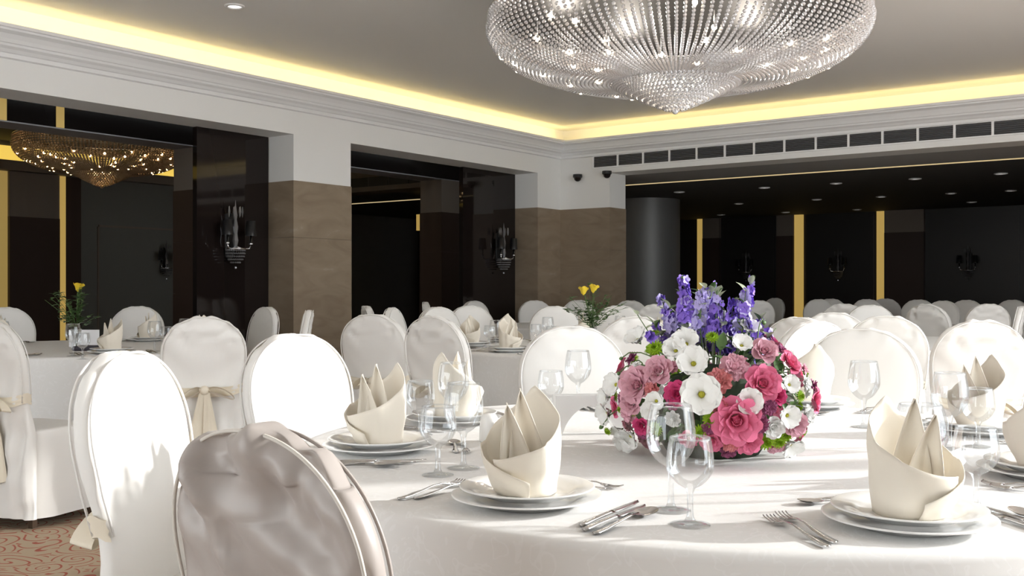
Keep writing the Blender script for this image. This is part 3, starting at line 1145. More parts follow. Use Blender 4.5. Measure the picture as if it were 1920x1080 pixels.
def napkin_mesh(seed, flip=1):
    """conical folded napkin: a spiral wrap that rises to a peak at the back and two leaf folds inside"""
    off = Vector((seed * 2.3, seed, 0))
    tot = 2 * pi * 1.14
    def top(q):           # wrap height along the spiral, q 0..1
        if q < 0.5:
            return 0.07 + 0.125 * (2 * q) ** 1.6
        r = (q - 0.5) / 0.5
        return 0.195 - 0.165 * r ** 0.72
    b = MB()
    def wrap(u, v):
        a = -0.57 * tot + tot * u
        hh = top(u) * (1 + 0.04 * noise.noise(Vector((u * 8, 1, 0)) + off))
        z = hh * v
        r = 0.050 + 0.0045 * u + 0.014 * sin(v * pi * 0.6) + 0.010 * v * (1 if u > 0.75 or u < 0.2 else 0.2)
        r += 0.004 * noise.noise(Vector((cos(a) * 2, sin(a) * 2, v * 3)) + off)
        # the tall back leans in over the middle
        lean = 0.022 * (z / 0.18) ** 2
        x, y = r * sin(a) * 1.06, -r * cos(a)
        return (flip * (x + 0.012 * (z / 0.18)), y - lean * max(0, -cos(a) * -1 if False else cos(pi - a)), z)
    b.grid(wrap, 60, 14)
    def leaf(cx, cy, hgt, wd, lx, ly, ph):
        def fn(u, v):
            s = (u - 0.5) * 2
            w = wd * (1 - v) ** 0.75 * (0.65 + 0.9 * v * (1 - v) + 0.35)
            x = cx + lx * v + s * w
            y = cy + ly * v - 0.020 * (1 - s * s) * (1 - v * 0.6) + 0.004 * sin(5 * v + ph)
            return (flip * x, y, 0.012 + (hgt - 0.012) * v)
        return fn
    b.grid(leaf(-0.004, 0.008, 0.192, 0.038, 0.016, -0.008, 0.3), 9, 14)
    b.grid(leaf(0.014, 0.020, 0.168, 0.034, 0.026, -0.004, 1.9), 9, 14)
    return b.mesh('folded_napkin', 'napkin', True)


NAP = [napkin_mesh(1, 1), napkin_mesh(2, -1), napkin_mesh(5, 1)]


def strip(b, pts, th=0.0018):
    """pts: list of (y, halfwidth, z, xoffset)"""
    vs, fs = [], []
    for (y, w, z, xo) in pts:
        vs += [(xo - w, y, z), (xo + w, y, z), (xo + w * 0.7, y, z - th), (xo - w * 0.7, y, z - th)]
        vs[-4:] = [(xo - w, y, z), (xo, y, z + th * 0.7), (xo + w, y, z), (xo, y, z - th)]
    n = len(pts)
    for k in range(n - 1):
        for j in range(4):
            j2 = (j + 1) % 4
            fs.append((k * 4 + j, k * 4 + j2, (k + 1) * 4 + j2, (k + 1) * 4 + j))
    fs += [(3, 2, 1, 0), tuple((n - 1) * 4 + j for j in range(4))]
    b.add(vs, fs)


def handle(L0, L1):
    return [(L0, 0.004, 0.004, 0), (L0 + 0.008, 0.0095, 0.004, 0), (L0 + 0.035, 0.0085, 0.0045, 0), (L0 + 0.07, 0.0055, 0.007, 0), (L1 - 0.03, 0.0034, 0.011, 0), (L1, 0.0034, 0.011, 0)]


def fork_mesh():
    b = MB()
    strip(b, handle(-0.10, 0.035) + [(0.045, 0.006, 0.009, 0), (0.053, 0.011, 0.007, 0), (0.063, 0.0118, 0.0055, 0)], 0.0022)
    for x in (-0.0097, -0.0033, 0.0033, 0.0097):
        strip(b, [(0.061, 0.0022, 0.0056, x), (0.075, 0.0019, 0.0045, x), (0.092, 0.0017, 0.006, x), (0.102, 0.0008, 0.009, x)], 0.0018)
    return b.mesh('fork', 'silver', True)


def knife_mesh():
    b = MB()
    strip(b, [(-0.115, 0.005, 0.005, 0), (-0.105, 0.0095, 0.005, 0), (-0.06, 0.0085, 0.006, 0), (-0.01, 0.0062, 0.006, 0), (-0.002, 0.0075, 0.006, 0)], 0.0045)
    strip(b, [(-0.004, 0.0065, 0.006, 0), (0.01, 0.0085, 0.0055, 0.001), (0.07, 0.0092, 0.0055, 0.001), (0.10, 0.006, 0.0055, -0.001), (0.112, 0.001, 0.0055, -0.004)], 0.0014)
    return b.mesh('knife', 'silver', True)


def spoon_mesh(s=1.0):
    b = MB()
    strip(b, [(y * s, w, z, x) for y, w, z, x in handle(-0.10, 0.045)], 0.0022)
    def bowl(u, v):
        a = 2 * pi * u
        r = v
        x = 0.0205 * r * cos(a) * (1 - 0.12 * sin(a))
        y = 0.074 + 0.031 * r * sin(a)
        z = 0.0095 - 0.0075 * (1 - r * r) + 0.002 * sin(a) * r
        return (x * (0.85 + 0.15 * s), 0.045 * s - 0.045 + y, z)
    b.grid(bowl, 20, 6, True)
    return b.mesh('spoon', 'silver', True)


FORK, KNIFE, SPOON = fork_mesh(), knife_mesh(), spoon_mesh()


def goblet(h, rb, rr, rf, hs, name):
    """thin stemmed glass: foot rf, stem hs, bowl radius rb, rim rr, height h"""
    pr = [(0.0005, 0.003), (rf * 0.6, 0.0028), (rf, 0.0012), (rf, 0.0), (rf, 0.0012), (rf * 0.6, 0.0036), (0.010, 0.006), (0.0062, 0.014), (0.0052, hs * 0.5), (0.0055, hs * 0.85), (0.009, hs)]
    N = 14
    for k in range(1, N + 1):
        q = k / N
        hb = h - hs
        z = hs + hb * q
        t = 0.46
        if q < t:
            r = 0.009 + (rb - 0.009) * sin(q / t * pi / 2) ** 0.72
        else:
            r = rb - (rb - rr) * ((q - t) / (1 - t)) ** 1.8
        pr.append((r, z))
    pr.append((rr - 0.0012, h + 0.0005))
    pr.append((rr - 0.0016, h - 0.004))
    return MB().lathe(pr, 40).mesh(name, 'glass', True)


BIG = goblet(0.190, 0.0445, 0.0365, 0.036, 0.078, 'wine_glass')
SML = goblet(0.148, 0.0400, 0.0345, 0.034, 0.062, 'small_glass')
ROUND = goblet(0.172, 0.0520, 0.0400, 0.036, 0.060, 'wine_glass')


def place(name, me, X, d, z, alpha, label, cat, group, scale=None, rx=0.0, solid=0.0):
    p = W(X, d, z)
    o = link(name, me, None, p, (rx, 0, face_angle(alpha)), scale)
    tag(o, label, cat, group)
    if solid:
        md = o.modifiers.new('thickness', 'SOLIDIFY')
        md.thickness = solid
    return o


def setting(T, ang, rp, where, nap=0, nrot=0.0, cutlery='full', Z=TOPZ, short=''):
    """place setting at angle ang (degrees, camera frame) on table T"""
    a = radians(ang)
    nx, ny = cos(a), sin(a)
    fx, fy = -nx, -ny
    lx, ly = -fy, fx
    cx, cy = T[0] + nx * rp, T[1] + ny * rp
    fa = atan2(fy, fx)
    place('charger_plate', PL1, cx, cy, Z + 0.0005, fa, 'wide white under-plate ' + where, 'plate', 'under-plates')
    place('dinner_plate', PL2, cx, cy, Z + 0.0155, fa, 'white dinner plate holding a napkin ' + where, 'plate', 'dinner plates')
    if nap is not None:
        place('folded_napkin', NAP[nap], cx, cy, Z + 0.0205, radians(nrot), 'cream folded cone napkin ' + where, 'napkin', 'folded napkins', solid=0.0016)
    if cutlery:
        z = Z + 0.0005
        for k, q in enumerate((0.185, 0.212)):
            dl = -0.02 * k
            place('fork', FORK, cx + lx * q + fx * dl, cy + ly * q + fy * dl, z, fa + 0.05 * (k - 0.5), ('inner' if k == 0 else 'outer') + ' silver fork ' + where, 'fork', 'forks')
        for k, (me, nm, q) in enumerate(((KNIFE, 'knife', 0.180), (KNIFE, 'knife', 0.204), (SPOON, 'spoon', 0.232))):
            lab = ('inner silver knife ', 'outer silver knife ', 'silver soup spoon beside the knives ')[k]
            dl = -0.025 * k
            place(nm, me, cx - lx * q + fx * dl, cy - ly * q + fy * dl, z, fa + 0.03 * (1 - k), lab + where, nm, nm + 's')
        if cutlery == 'full':
            q = 0.185
            place('spoon', SPOON, cx + fx * q + lx * 0.02, cy + fy * q + ly * 0.02, z, atan2(ly, lx), 'dessert spoon laid above the plate ' + where, 'spoon', 'spoons', 0.85)
            place('fork', FORK, cx + fx * (q + 0.025), cy + fy * (q + 0.025), z, atan2(-ly, -lx), 'dessert fork laid above the plate ' + where, 'fork', 'forks', 0.85)


def cam_of(px, py, z=TOPZ):
    d = (H - z) * F / (py - 540)
    return ((px - 960) / F * d, d)


def setting_px(px, py, where, **kw):
    X, d = cam_of(px, py)
    dx, dy = X - T1[0], d - T1[1]
    setting(T1, degrees(atan2(dy, dx)), sqrt(dx * dx + dy * dy), where, **kw)


setting_px(988, 943, 'at the front seat, left of the bouquet', nap=0, nrot=-82)
setting_px(1703, 985, 'at the near right seat', nap=1, nrot=-98)
setting_px(712, 845, 'at the left seat in front of the sunlit chair', nap=0, nrot=-105)
setting_px(1520, 764, 'just right behind the bouquet', nap=2, nrot=120)
setting_px(1838, 812, 'at the far right seat', nap=2, nrot=-120)
setting_px(1966, 893, 'cut off by the right photo edge', nap=1, nrot=60)
setting(T1, 147, 0.80, 'at the far left seat behind the shakers', nap=0, nrot=80)
setting(T1, 94, 0.82, 'hidden behind the bouquet and napkin holder', nap=None, cutlery='side')


def glass(me, px, py, label, name='wine_glass', Z=TOPZ):
    X, d = cam_of(px, py, Z)
    return place(name, me, X, d, Z + 0.0003, 0, label, 'glass', 'stemmed glasses')


glass(BIG, 1258, 957, 'tall wine glass nearest the bouquet, front centre')
glass(SML, 1294, 984, 'small round wine glass in front of the tall one, front centre')
glass(BIG, 869, 878, 'tall wine glass left of the shakers')
glass(SML, 821, 891, 'small wine glass left of the shakers, its bowl over the cutlery')
glass(BIG, 850, 806, 'tall wine glass behind the left pair of glasses')
glass(SML, 788, 816, 'small wine glass right behind the left napkin')
glass(BIG, 1084, 763, 'tall wine glass behind the white napkin holder')
glass(SML, 1033, 786, 'small round glass behind the white napkin holder')
glass(BIG, 1620, 801, 'tall wine glass standing alone before the shaded chair, right')
glass(BIG, 1781, 842, 'tall wine glass before the bow-backed chair, right')
glass(SML, 1834, 838, 'small wine glass half behind the tall one, right')
glass(ROUND, 1726, 922, 'round-bowled glass behind the near right napkin')
glass(SML, 1830, 954, 'small wine glass right of the near right napkin')

# salt and pepper
for k, (px, py, lab) in enumerate(((917, 828, 'white porcelain shaker, left of the pair'), (953, 832, 'white porcelain shaker, right of the pair'))):
    X, d = cam_of(px, py)
    p = W(X, d, TOPZ)
    t = thing('shaker', lab, 'shaker', 'salt and pepper shakers', p)
    link('body', MB().lathe([(0.0005, 0), (0.024, 0), (0.0255, 0.004), (0.0245, 0.04), (0.023, 0.062), (0.018, 0.071), (0.008, 0.0745), (0.0005, 0.075)], 28).mesh('body', 'porcelain', True), t)
    b = MB()
    for q in range(3):
        a = q * 2.1
        b.lathe([(0.0016, 0.0748), (0.0001, 0.0752)], 8, (0.006 * cos(a), 0.006 * sin(a), 0))
    link('pour_holes', b.mesh('pour_holes', 'black_plastic'), t)

# napkin holder: two upright walls with an arch cut out, on a base
X, d = cam_of(1110, 813)
p = W(X, d, TOPZ)
nh = thing('napkin_holder', 'white arched napkin holder left of the bouquet', 'napkin holder', None, p, face_angle(radians(98)))
for yy in (-0.024, 0.020):
    n = 24
    vs, fs = [], []
    for k in range(n + 1):
        x = -0.105 + 0.21 * k / n
        u = (x + 0.012) / 0.076
        zb = 0.0
        if abs(u) < 1:
            zb = 0.078 * (1 - abs(u) ** 1.9) ** 0.75
        vs += [(x, yy, zb), (x, yy, 0.108), (x, yy + 0.004, 0.108), (x, yy + 0.004, zb)]
    for k in range(n):
        o_ = k * 4
        for j in range(4):
            j2 = (j + 1) % 4
            fs.append((o_ + j, o_ + 4 + j, o_ + 4 + j2, o_ + j2))
    fs += [(0, 1, 2, 3), tuple(n * 4 + j for j in (3, 2, 1, 0))]
    b = MB()
    b.add(vs, fs)
    link('wall', b.mesh('wall', 'porcelain'), nh)
sbox('base', (-0.105, -0.02, 0), (0.105, 0.02, 0.004), 'porcelain', nh)

# ---- second and third table settings
for ang, lab, nr_ in ((-52, 'on the left table, before the bow-backed chair', -110), (-97, 'on the left table, nearest the camera', -60), (-150, 'on the left table at the photo edge', 40),
                 (75, 'on the left table, before the far chair', 200), (20, 'on the left table, toward the pillar', 100), (150, 'on the left table, far left', 120)):
    setting(T2, ang, 0.82, lab, nap=0 if nr_ != 100 else 1, nrot=nr_, cutlery='side')
for ang, lab, nr_ in ((-133, 'on the middle table, front napkin right of the gap', -80), (180, 'on the middle table, front left napkin', -60), (135, 'on the middle table, left behind', 120), (90, 'on the middle table, far side', 200),
                 (45, 'on the middle table, far right side', 100), (-80, 'on the middle table, hidden near side', 100)):
    setting(T3, ang, 0.82, lab, nap=1 if nr_ in (-80, 100) else 0, nrot=nr_, cutlery='side')
gl2 = [(BIG, 137, 668, 'tall glass before the white card on the left table'), (SML, 155, 674, 'small glass before the white card on the left table'),
       (BIG, 290, 659, 'tall glass beside the cone napkin on the left table'), (SML, 312, 655, 'small glass behind the bow-backed chair, left table'), (BIG, 347, 650, 'glass peeking over the bow-backed chair, left table'),
       (BIG, 4, 660, 'glass at the left photo edge')]
gl3 = [(BIG, 930, 655, 'tall glass between the two front napkins of the middle table'), (SML, 918, 652, 'small glass between the two front napkins of the middle table'),
       (BIG, 1027, 644, 'tall glass behind the shaded chair, middle table'), (SML, 1005, 648, 'left small glass behind the shaded chair, middle table'), (SML, 1034, 654, 'right small glass behind the shaded chair, middle table'),
       (SML, 1150, 646, 'small glass right of the two yellow roses'), (BIG, 1163, 640, 'tall glass right of the two yellow roses')]
for me, px, py, lab in gl2 + gl3:
    glass(me, px, py, lab)

X, d = cam_of(158, 650)
t = place('card', MB().box((-0.10, -0.002, 0), (0.10, 0.002, 0.115)).mesh('card', 'white_card'), X, d, TOPZ, radians(95), 'white card standing before the single yellow rose', 'card', None)
X, d = cam_of(165, 657)
place('dark_napkin_box', MB().lathe([(0.0005, 0.0), (0.10, 0.0), (0.108, 0.012), (0.10, 0.03), (0.0005, 0.033)], 4).mesh('dark_napkin_box', 'slate_cloth', False), X, d, TOPZ, radians(50), 'dark slate folder lying before the white card', 'folder', None, (1.0, 1.0, 1.0))


# ------------------------------------------------------------------ flowers
def petal_fn(L, w, cup, curl, tilt, yaw, base=0.004, ruffle=0.0, ph=0.0):
    cy_, sy_ = cos(yaw), sin(yaw)
    def fn(u, v):
        s = (u - 0.5) * 2
        wv = w * sin(pi * (0.10 + 0.84 * v ** 1.25)) ** 0.55
        a = tilt + curl * v
        # along-petal curve: integrate roughly
        r = base + L * v * cos(tilt + curl * v * 0.5)
        z = L * v * sin(tilt + curl * v * 0.5)
        x = s * wv
        lift = cup * s * s * wv
        r -= lift * sin(a)
        z += lift * cos(a) + ruffle * sin(s * 5 + ph) * v * v
        return (r * cy_ - x * sy_, r * sy_ + x * cy_, z)
    return fn


def rose_mesh(m, ro=1.0, layers=((3, 1.45, .45), (4, 1.35, .62), (5, 1.22, .8), (5, 1.05, .95), (5, .85, 1.02))):
    """unit radius rose, axis +z"""
    b = MB()
    for li, (n, tilt, sz) in enumerate(layers):
        for k in range(n):
            yaw = 2 * pi * k / n + li * 0.7
            b.grid(petal_fn(0.95 * sz, (0.62, 0.62, 0.66, 0.70, 0.74)[li] * sz, 0.55, (0.25, 0.1, -0.35, -0.9, -1.3)[li], tilt, yaw, 0.06 + 0.11 * li, 0.04, k + li), 7, 7)
    b.ball((0, 0, 0.1), 0.28, 8, 6)
    return b.mesh('rose_bloom', m, True)


def ruffled_mesh(m, name='carnation_bloom'):
    b = MB()
    rg = random.Random(11)
    for li, (n, tilt, sz) in enumerate(((5, 1.3, .6), (7, 1.0, .75), (8, .7, .9), (8, .35, 1.0))):
        for k in range(n):
            b.grid(petal_fn(sz, 0.38 * sz, 0.2, -0.3 + rg.uniform(-.3, .3), tilt + rg.uniform(-.15, .15), 2 * pi * k / n + li, 0.03, 0.10, rg.uniform(0, 6)), 7, 5)
    b.ball((0, 0, 0.1), 0.3, 8, 6)
    return b.mesh(name, m, True)


def mum_mesh(m):
    b = MB()
    for li, (n, tilt, sz) in enumerate(((8, 1.2, .55), (12, .85, .8), (16, .45, 1.0), (14, .1, 0.95))):
        for k in range(n):
            b.grid(petal_fn(sz, 0.13, 0.5, 0.5 if li < 2 else -0.35, tilt, 2 * pi * k / n + li * .3, 0.05), 3, 4)
    b.ball((0, 0, 0.12), 0.45, 10, 6, (1, 1, .6))
    return b.mesh('button_bloom', m, True)


LIS_PETAL = MB().grid(petal_fn(1.10, 0.62, 0.30, -1.25, 1.3, 0.0, 0.10, 0.07, 0.4), 9, 11).mesh('petal', 'petal_white', True)
LIS_EYE = MB().ball((0, 0, 0.12), 0.17, 8, 6).mesh('eye', 'flower_eye', True)
LIS_CUP = MB().lathe([(0.02, -0.35), (0.14, -0.1), (0.2, 0.05), (0.05, 0.08)], 8).mesh('calyx', 'leaf_mid', True)
ROSE = {m: rose_mesh(m) for m in ('petal_pink', 'petal_hot', 'petal_pale', 'petal_white', 'petal_yellow')}
RUF = {m: ruffled_mesh(m) for m in ('petal_pale', 'petal_salmon', 'petal_mauve', 'petal_white')}
MUM = {m: mum_mesh(m) for m in ('petal_lime', 'petal_mauve')}
YROSE = rose_mesh('petal_yellow', 1.0, ((3, 1.5, .55), (4, 1.45, .8), (5, 1.38, 1.0), (5, 1.25, 1.1)))
BUD = {m: MB().lathe([(0.02, -0.5), (0.35, -0.3), (0.45, 0.1), (0.3, 0.6), (0.08, 0.95), (0.001, 1.0)], 8).mesh('bud', m, True) for m in ('petal_lime', 'petal_white', 'petal_pale', 'leaf_mid')}


def leafm(m):
    def fn(u, v):
        s = (u - 0.5) * 2
        w = 0.28 * sin(pi * (0.04 + 0.96 * v) ** 0.8) ** 0.9
        return (s * w, v, 0.10 * abs(s) * w / 0.28 - 0.25 * v * v)
    return MB().grid(fn, 5, 7).mesh('leaf', m, True)


LEAF = {m: leafm(m) for m in ('leaf', 'leaf_mid', 'leaf_grey')}

FT = (0.49, 2.5)
fc = W(FT[0], FT[1], TOPZ)
fl = thing('flower_arrangement', 'large round bouquet of pink roses, white blooms and purple spikes on the near table', 'flowers', None, fc)
link('foam_base', MB().lathe([(0.0005, 0.0), (0.11, 0.0), (0.13, 0.03), (0.13, 0.12), (0.10, 0.18), (0.04, 0.21), (0.0005, 0.215)], 24).mesh('foam_base', 'foam', True), fl)
CZ, RX, RZ = 0.135, 0.245, 0.165   # the dome the blooms sit on, relative to the tabletop
SXB = 1.0


def dome(px, py):
    """point on the dome's front where the pixel's ray meets it (in the arrangement's frame); else its outline"""
    o = Vector((0, 0, H)) - Vector((fc.x, fc.y, TOPZ + CZ))
    r = (pix(px, 1.0, H + (540 - py) / F) - Vector((0, 0, H))).normalized()
    S = Vector((1 / RX, 1 / RX, 1 / RZ))
    oo = Vector((o.x * S.x, o.y * S.y, o.z * S.z))
    rr = Vector((r.x * S.x, r.y * S.y, r.z * S.z))
    A, B, C = rr.dot(rr), 2 * oo.dot(rr), oo.dot(oo) - 1
    D = B * B - 4 * A * C
    if D > 0:
        t = (-B - sqrt(D)) / (2 * A)
    else:
        t = -B / (2 * A)
    p = o + r * t
    nrm = Vector((p.x / RX ** 2, p.y / RX ** 2, p.z / RZ ** 2)).normalized()
    return p + Vector((0, 0, CZ)), nrm


VIEW = -W(FT[0], FT[1], 0).normalized()


def orient(nrm, mix=0.35):
    q = (nrm * (1 - mix) + VIEW * mix).normalized()
    return q.to_track_quat('Z', 'Y').to_euler()


def bloom(name, me, px, py, rpx, mix=0.35, sink=0.0):
    p, nrm = dome(px, py)
    if p.z < 0.036:
        p.z = 0.036
    r = rpx / F * 2.42
    o = link(name, me, fl, p - nrm * (r * sink), orient(nrm, mix), r)
    o.rotation_euler.rotate_axis('Z', (px * 0.37 + py * 0.11) % 6.28)
    return o


def lisianthus(px, py, rpx, mix=0.4, open_=1.0):
    p, nrm = dome(px, py)
    if p.z < 0.036:
        p.z = 0.036
    r = rpx / F * 2.42
    o = link('lisianthus_bloom', LIS_CUP, fl, p, orient(nrm, mix), r)
    for k in range(6):
        link('petal', LIS_PETAL, o, (0, 0, 0.02 * (k % 2)), (0, 0, 2 * pi * k / 6 + px), (open_, 1, 1))
    link('eye', LIS_EYE, o)


for a in ((1316, 740, 38), (1301, 684, 30), (1287, 648, 27), (1402, 752, 25), (1185, 815, 24), (1174, 853, 22), (1142, 772, 24), (1198, 640, 25), (1474, 778, 22), (1480, 848, 24), (1366, 872, 17), (1460, 868, 15),
          (1232, 752, 19), (1405, 622, 22), (1165, 806, 18), (1158, 722, 24), (1222, 768, 18), (1478, 722, 18), (1268, 660, 24), (1390, 650, 20), (1140, 745, 20)):
    lisianthus(*a)
for m, px, py, r in (('petal_pink', 1380, 786, 38), ('petal_pink', 1428, 720, 29), ('petal_hot', 1270, 738, 20), ('petal_hot', 1456, 743, 15), ('petal_pale', 1196, 722, 30), ('petal_pale', 1236, 696, 24),
                     ('petal_pale', 1490, 795, 20), ('petal_pale', 1432, 660, 22), ('petal_pink', 1400, 822, 24), ('petal_hot', 1204, 798, 15), ('petal_pale', 1218, 855, 18), ('petal_pink', 1334, 825, 18),
                     ('petal_hot', 1182, 838, 12), ('petal_pale', 1454, 850, 16), ('petal_pale', 1185, 755, 20), ('petal_white', 1450, 800, 18), ('petal_white', 1345, 870, 16)):
    bloom('rose_bloom', ROSE[m], px, py, r * 0.8, 0.45)
for m, px, py, r in (('petal_pale', 1376, 690, 27), ('petal_salmon', 1348, 715, 24), ('petal_salmon', 1350, 760, 18), ('petal_salmon', 1372, 826, 22), ('petal_mauve', 1440, 762, 17), ('petal_mauve', 1424, 795, 18), ('petal_mauve', 1366, 845, 17),
                     ('petal_pale', 1180, 775, 18), ('petal_mauve', 1262, 755, 14), ('petal_salmon', 1222, 730, 15), ('petal_mauve', 1205, 810, 14), ('petal_mauve', 1330, 800, 14), ('petal_white', 1400, 860, 15)):
    bloom('carnation_bloom', RUF[m], px, py, r)
for m, px, py, r in (('petal_lime', 1333, 786, 15), ('petal_lime', 1313, 808, 13), ('petal_lime', 1230, 655, 17), ('petal_lime', 1228, 627, 11), ('petal_lime', 1335, 633, 13), ('petal_lime', 1436, 826, 17), ('petal_lime', 1460, 826, 15),
                     ('petal_lime', 1474, 815, 13), ('petal_lime', 1186, 770, 11), ('petal_lime', 1180, 748, 9), ('petal_lime', 1163, 768, 7), ('petal_mauve', 1420, 775, 12), ('petal_lime', 1140, 808, 9)):
    bloom('button_bloom', MUM[m], px, py, r, 0.4)
rg = random.Random(21)
TAKEN = [(Vector(o.location), o.scale[0]) for o in fl.children if 'bloom' in o.name]
for k in range(120):
    zz = 1 - 1.55 * (k + 0.5) / 120
    a = 2.39996 * k
    q = sqrt(max(0, 1 - zz * zz))
    nrm = Vector((q * cos(a), q * sin(a), zz))
    p = Vector((nrm.x * RX * 0.97, nrm.y * RX * 0.97, max(0.032, CZ + nrm.z * RZ * 0.97)))
    if zz > 0.82:
        continue
    r = rg.uniform(0.017, 0.026)
    if any((p - t).length < (r + tr) * 0.74 for t, tr in TAKEN):
        continue
    TAKEN.append((p, r))
    kind = k % 6
    me = (RUF['petal_pale'], RUF['petal_white'], MUM['petal_lime'], RUF['petal_mauve'], ROSE['petal_pink'], RUF['petal_white'])[kind]
    link(('carnation_bloom', 'carnation_bloom', 'button_bloom', 'carnation_bloom', 'rose_bloom', 'carnation_bloom')[kind], me, fl, p, nrm.to_track_quat('Z', 'Y').to_euler(), r * (0.7 if kind == 2 else 0.9))
for k in range(210):
    a = rg.uniform(0, 2 * pi)
    e = rg.uniform(-0.75, 1.2)
    nrm = Vector((cos(a) * cos(e), sin(a) * cos(e), sin(e)))
    p = Vector((nrm.x * RX * 0.78, nrm.y * RX * 0.78, max(0.028, CZ + nrm.z * RZ * 0.80)))
    o = link('leaf', LEAF[rg.choice(('leaf', 'leaf', 'leaf_mid'))], fl, p, (nrm * 0.6 + Vector((rg.uniform(-.8, .8), rg.uniform(-.8, .8), rg.uniform(-.6, .5)))).normalized().to_track_quat('Y', 'Z').to_euler(), rg.uniform(0.03, 0.052))
    if nrm.z * RZ + CZ < 0.04:
        o.rotation_euler = (0.05, 0, a - pi / 2)
# curling stems with green buds at the sides
for (x0, y0, x1, y1, m, r) in ((1240, 690, 1165, 672, 'leaf_mid', 10), (1235, 705, 1160, 700, 'leaf_mid', 11), (1215, 740, 1150, 720, 'petal_pale', 14), (1425, 690, 1475, 672, 'petal_lime', 13), (1430, 700, 1500, 735, 'leaf_mid', 11),
                               (1440, 720, 1492, 752, 'leaf_mid', 9), (1210, 760, 1128, 800, 'leaf_mid', 12), (1420, 640, 1432, 605, 'leaf_mid', 13), (1465, 700, 1484, 716, 'petal_white', 14), (1210, 700, 1185, 690, 'petal_lime', 10)):
    p, _ = dome(x0, y0)
    q = pixp(x1, y1, 2.52) - Vector((fc.x, fc.y, TOPZ))
    mid = (p + q) / 2 + Vector((0, 0, 0.025))
    st = link('curled_stem', MB().tube([p, p * 0.55 + mid * 0.45 + Vector((0, 0, 0.01)), mid, q * 0.6 + mid * 0.4 + Vector((0, 0, 0.008)), q], 0.0016, 5).mesh('curled_stem', 'stem', True), fl)
    link('bud', BUD[m], st, q, Vector((q - mid)).to_track_quat('Z', 'Y').to_euler(), r / F * 2.5 * 0.8)

# purple larkspur spikes
def floret(m):
    b = MB()
    for k in range(5):
        b.grid(petal_fn(1.0, 0.42, 0.2, -0.3, 0.5, 2 * pi * k / 5, 0.05), 4, 4)
    b.ball((0, 0, 0.1), 0.16, 6, 4)
    return b.mesh('floret', m, True)


FLO = {m: floret(m) for m in ('petal_violet', 'petal_lilac', 'petal_indigo', 'petal_white')}
spikes = [(1255, 575, 1270, 640, 'petal_lilac', 13, 14), (1222, 600, 1255, 655, 'petal_violet', 9, 8), (1315, 545, 1312, 610, 'petal_lilac', 13, 16), (1375, 560, 1370, 620, 'petal_violet', 13, 18), (1425, 600, 1405, 650, 'petal_violet', 13, 14), (1455, 615, 1425, 655, 'petal_lilac', 10, 10), (1330, 590, 1326, 650, 'petal_white', 14, 14), (1285, 575, 1288, 640, 'petal_white', 12, 10), (1281, 518, 1285, 600, 'petal_violet', 15, 30), (1337, 530, 1325, 610, 'petal_lilac', 13, 18), (1345, 552, 1340, 625, 'petal_violet', 17, 26), (1300, 560, 1300, 640, 'petal_lilac', 15, 20), (1410, 522, 1385, 640, 'petal_violet', 13, 26),
          (1398, 545, 1392, 620, 'petal_lilac', 15, 20), (1240, 558, 1262, 640, 'petal_lilac', 12, 15), (1265, 590, 1275, 650, 'petal_violet', 12, 14), (1195, 590, 1240, 660, 'petal_violet', 6, 4), (1440, 620, 1415, 660, 'petal_violet', 16, 20),
          (1365, 625, 1358, 670, 'petal_indigo', 10, 12), (1375, 600, 1365, 660, 'petal_violet', 12, 12), (1318, 575, 1312, 650, 'petal_lilac', 14, 16), (1290, 610, 1295, 660, 'petal_lilac', 13, 12), (1420, 645, 1405, 675, 'petal_indigo', 9, 8), (1345, 600, 1340, 660, 'petal_lilac', 13, 12), (1358, 580, 1352, 640, 'petal_white', 11, 8), (1322, 540, 1316, 600, 'petal_white', 10, 10)]
for k, (x0, y0, x1, y1, m, w, n) in enumerate(spikes):
    dd = 2.55 + 0.06 * sin(k * 2.3)
    top = pixp(x0, y0, dd) - Vector((fc.x, fc.y, TOPZ))
    low = pixp(x1, y1, dd) - Vector((fc.x, fc.y, TOPZ))
    root = Vector((low.x * 0.45, low.y * 0.45, 0.16))
    st = link('larkspur_spike', MB().tube([root, low, top], [0.0022, 0.0018, 0.001], 5).mesh('larkspur_spike', 'stem', True), fl)
    for j in range(int(n * 1.5)):
        q = rg.random() ** 0.9
        wd = (w / F * 2.55) * (0.35 + 0.65 * q)
        a = rg.uniform(0, 2 * pi)
        out = Vector((cos(a), sin(a), rg.uniform(-0.1, 0.5)))
        p = top.lerp(low, q) + Vector((cos(a), sin(a), 0)) * wd * rg.uniform(0.45, 1.0)
        mm = m if rg.random() < 0.72 else rg.choice(('petal_violet', 'petal_lilac', 'petal_indigo'))
        link('floret', FLO[mm], st, p, out.to_track_quat('Z', 'Y').to_euler(), rg.uniform(0.011, 0.016) * (0.75 + 0.35 * q))
    for j in range(7):
        q = rg.uniform(0.0, 1.3)
        a = rg.uniform(0, 2 * pi)
        p = top.lerp(low, q)
        out = Vector((cos(a), sin(a), rg.uniform(0.6, 1.6))).normalized()
        link('leaf', LEAF['leaf_grey' if j % 3 else 'leaf_mid'], st, p, out.to_track_quat('Y', 'Z').to_euler(), rg.uniform(0.02, 0.036))
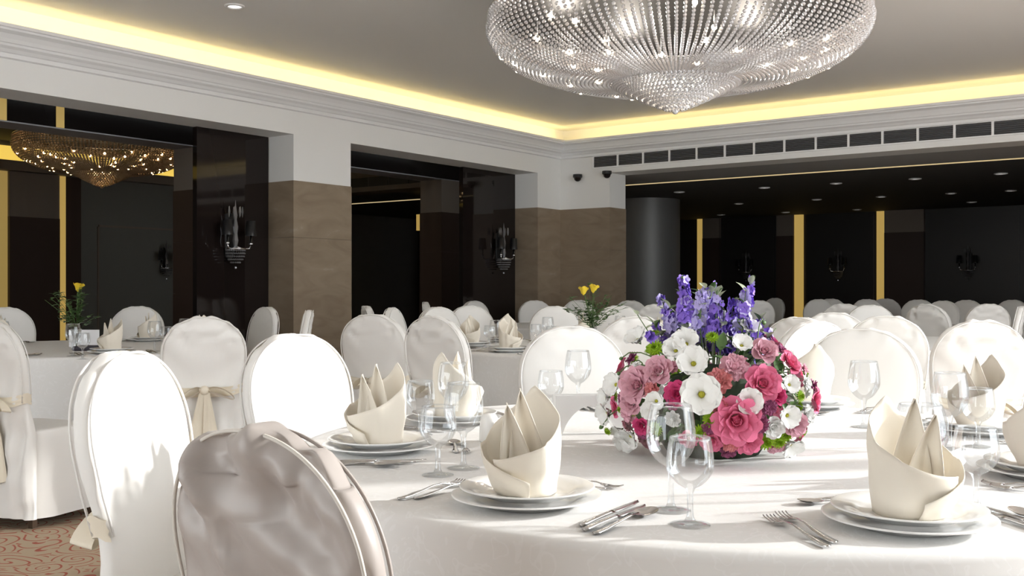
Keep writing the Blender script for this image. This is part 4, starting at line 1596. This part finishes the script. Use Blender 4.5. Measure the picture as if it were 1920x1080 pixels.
# thin green stalks between the blooms under the spikes
for k in range(26):
    px = rg.uniform(1260, 1420)
    p = pixp(px, rg.uniform(600, 650), 2.56 + rg.uniform(-.06, .06)) - Vector((fc.x, fc.y, TOPZ))
    q = Vector((p.x * 0.4, p.y * 0.4, 0.17))
    link('stalk', MB().tube([q, (q + p) / 2 + Vector((0, 0, 0.01)), p], 0.0015, 5).mesh('stalk', 'stem' if k % 2 else 'leaf_grey', True), fl)


def rose_vase(label, T_px, T_d, heads, seed, nl=26):
    """small glass vase with long-stemmed yellow roses and feathery greenery"""
    r_ = random.Random(seed)
    base = pix(T_px, T_d, TOPZ)
    t = thing('rose_vase', label, 'flowers', 'yellow rose vases', base)
    link('vase', MB().lathe([(0.0005, 0.002), (0.028, 0.002), (0.03, 0.006), (0.024, 0.05), (0.028, 0.10), (0.036, 0.13), (0.0345, 0.13), (0.0005, 0.006)], 24).mesh('vase', 'glass', True), t)
    for (px, py) in heads:
        q = pixp(px, py, T_d) - base
        st = link('stem', MB().tube([(0, 0, 0.01), (q.x * 0.3, q.y * 0.3, q.z * 0.5), q], 0.003, 6).mesh('stem', 'stem', True), t)
        link('rose_bloom', YROSE, st, q - Vector((0, 0, 0.03)), (0.15, 0.1, r_.uniform(0, 6)), (0.034, 0.034, 0.05))
    for k in range(nl):
        a = r_.uniform(0, 2 * pi)
        L = r_.uniform(0.12, 0.30)
        e = r_.uniform(0.5, 1.45)
        p0 = Vector((0, 0, r_.uniform(0.10, 0.16)))
        p2 = p0 + Vector((cos(a) * cos(e), sin(a) * cos(e), sin(e))) * L
        p1 = (p0 + p2) / 2 + Vector((0, 0, 0.02))
        s_ = link('sprig', MB().tube([p0, p1, p2], 0.0013, 4).mesh('sprig', 'stem', True), t)
        for j in range(5):
            q = r_.uniform(0.25, 1.0)
            b_ = r_.uniform(0, 2 * pi)
            link('leaf', LEAF[('leaf', 'leaf_mid')[j % 2]], s_, p0.lerp(p2, q), Vector((cos(b_), sin(b_), 0.5)).to_track_quat('Y', 'Z').to_euler(), r_.uniform(0.03, 0.055))


rose_vase('glass vase with one yellow rose and feathery greenery on the left table', 143, 6.75, [(146, 536)], 4)
rose_vase('vase with two yellow roses and dense greenery on the middle table', 1110, 7.0, [(1094, 543), (1112, 539)], 9, 38)
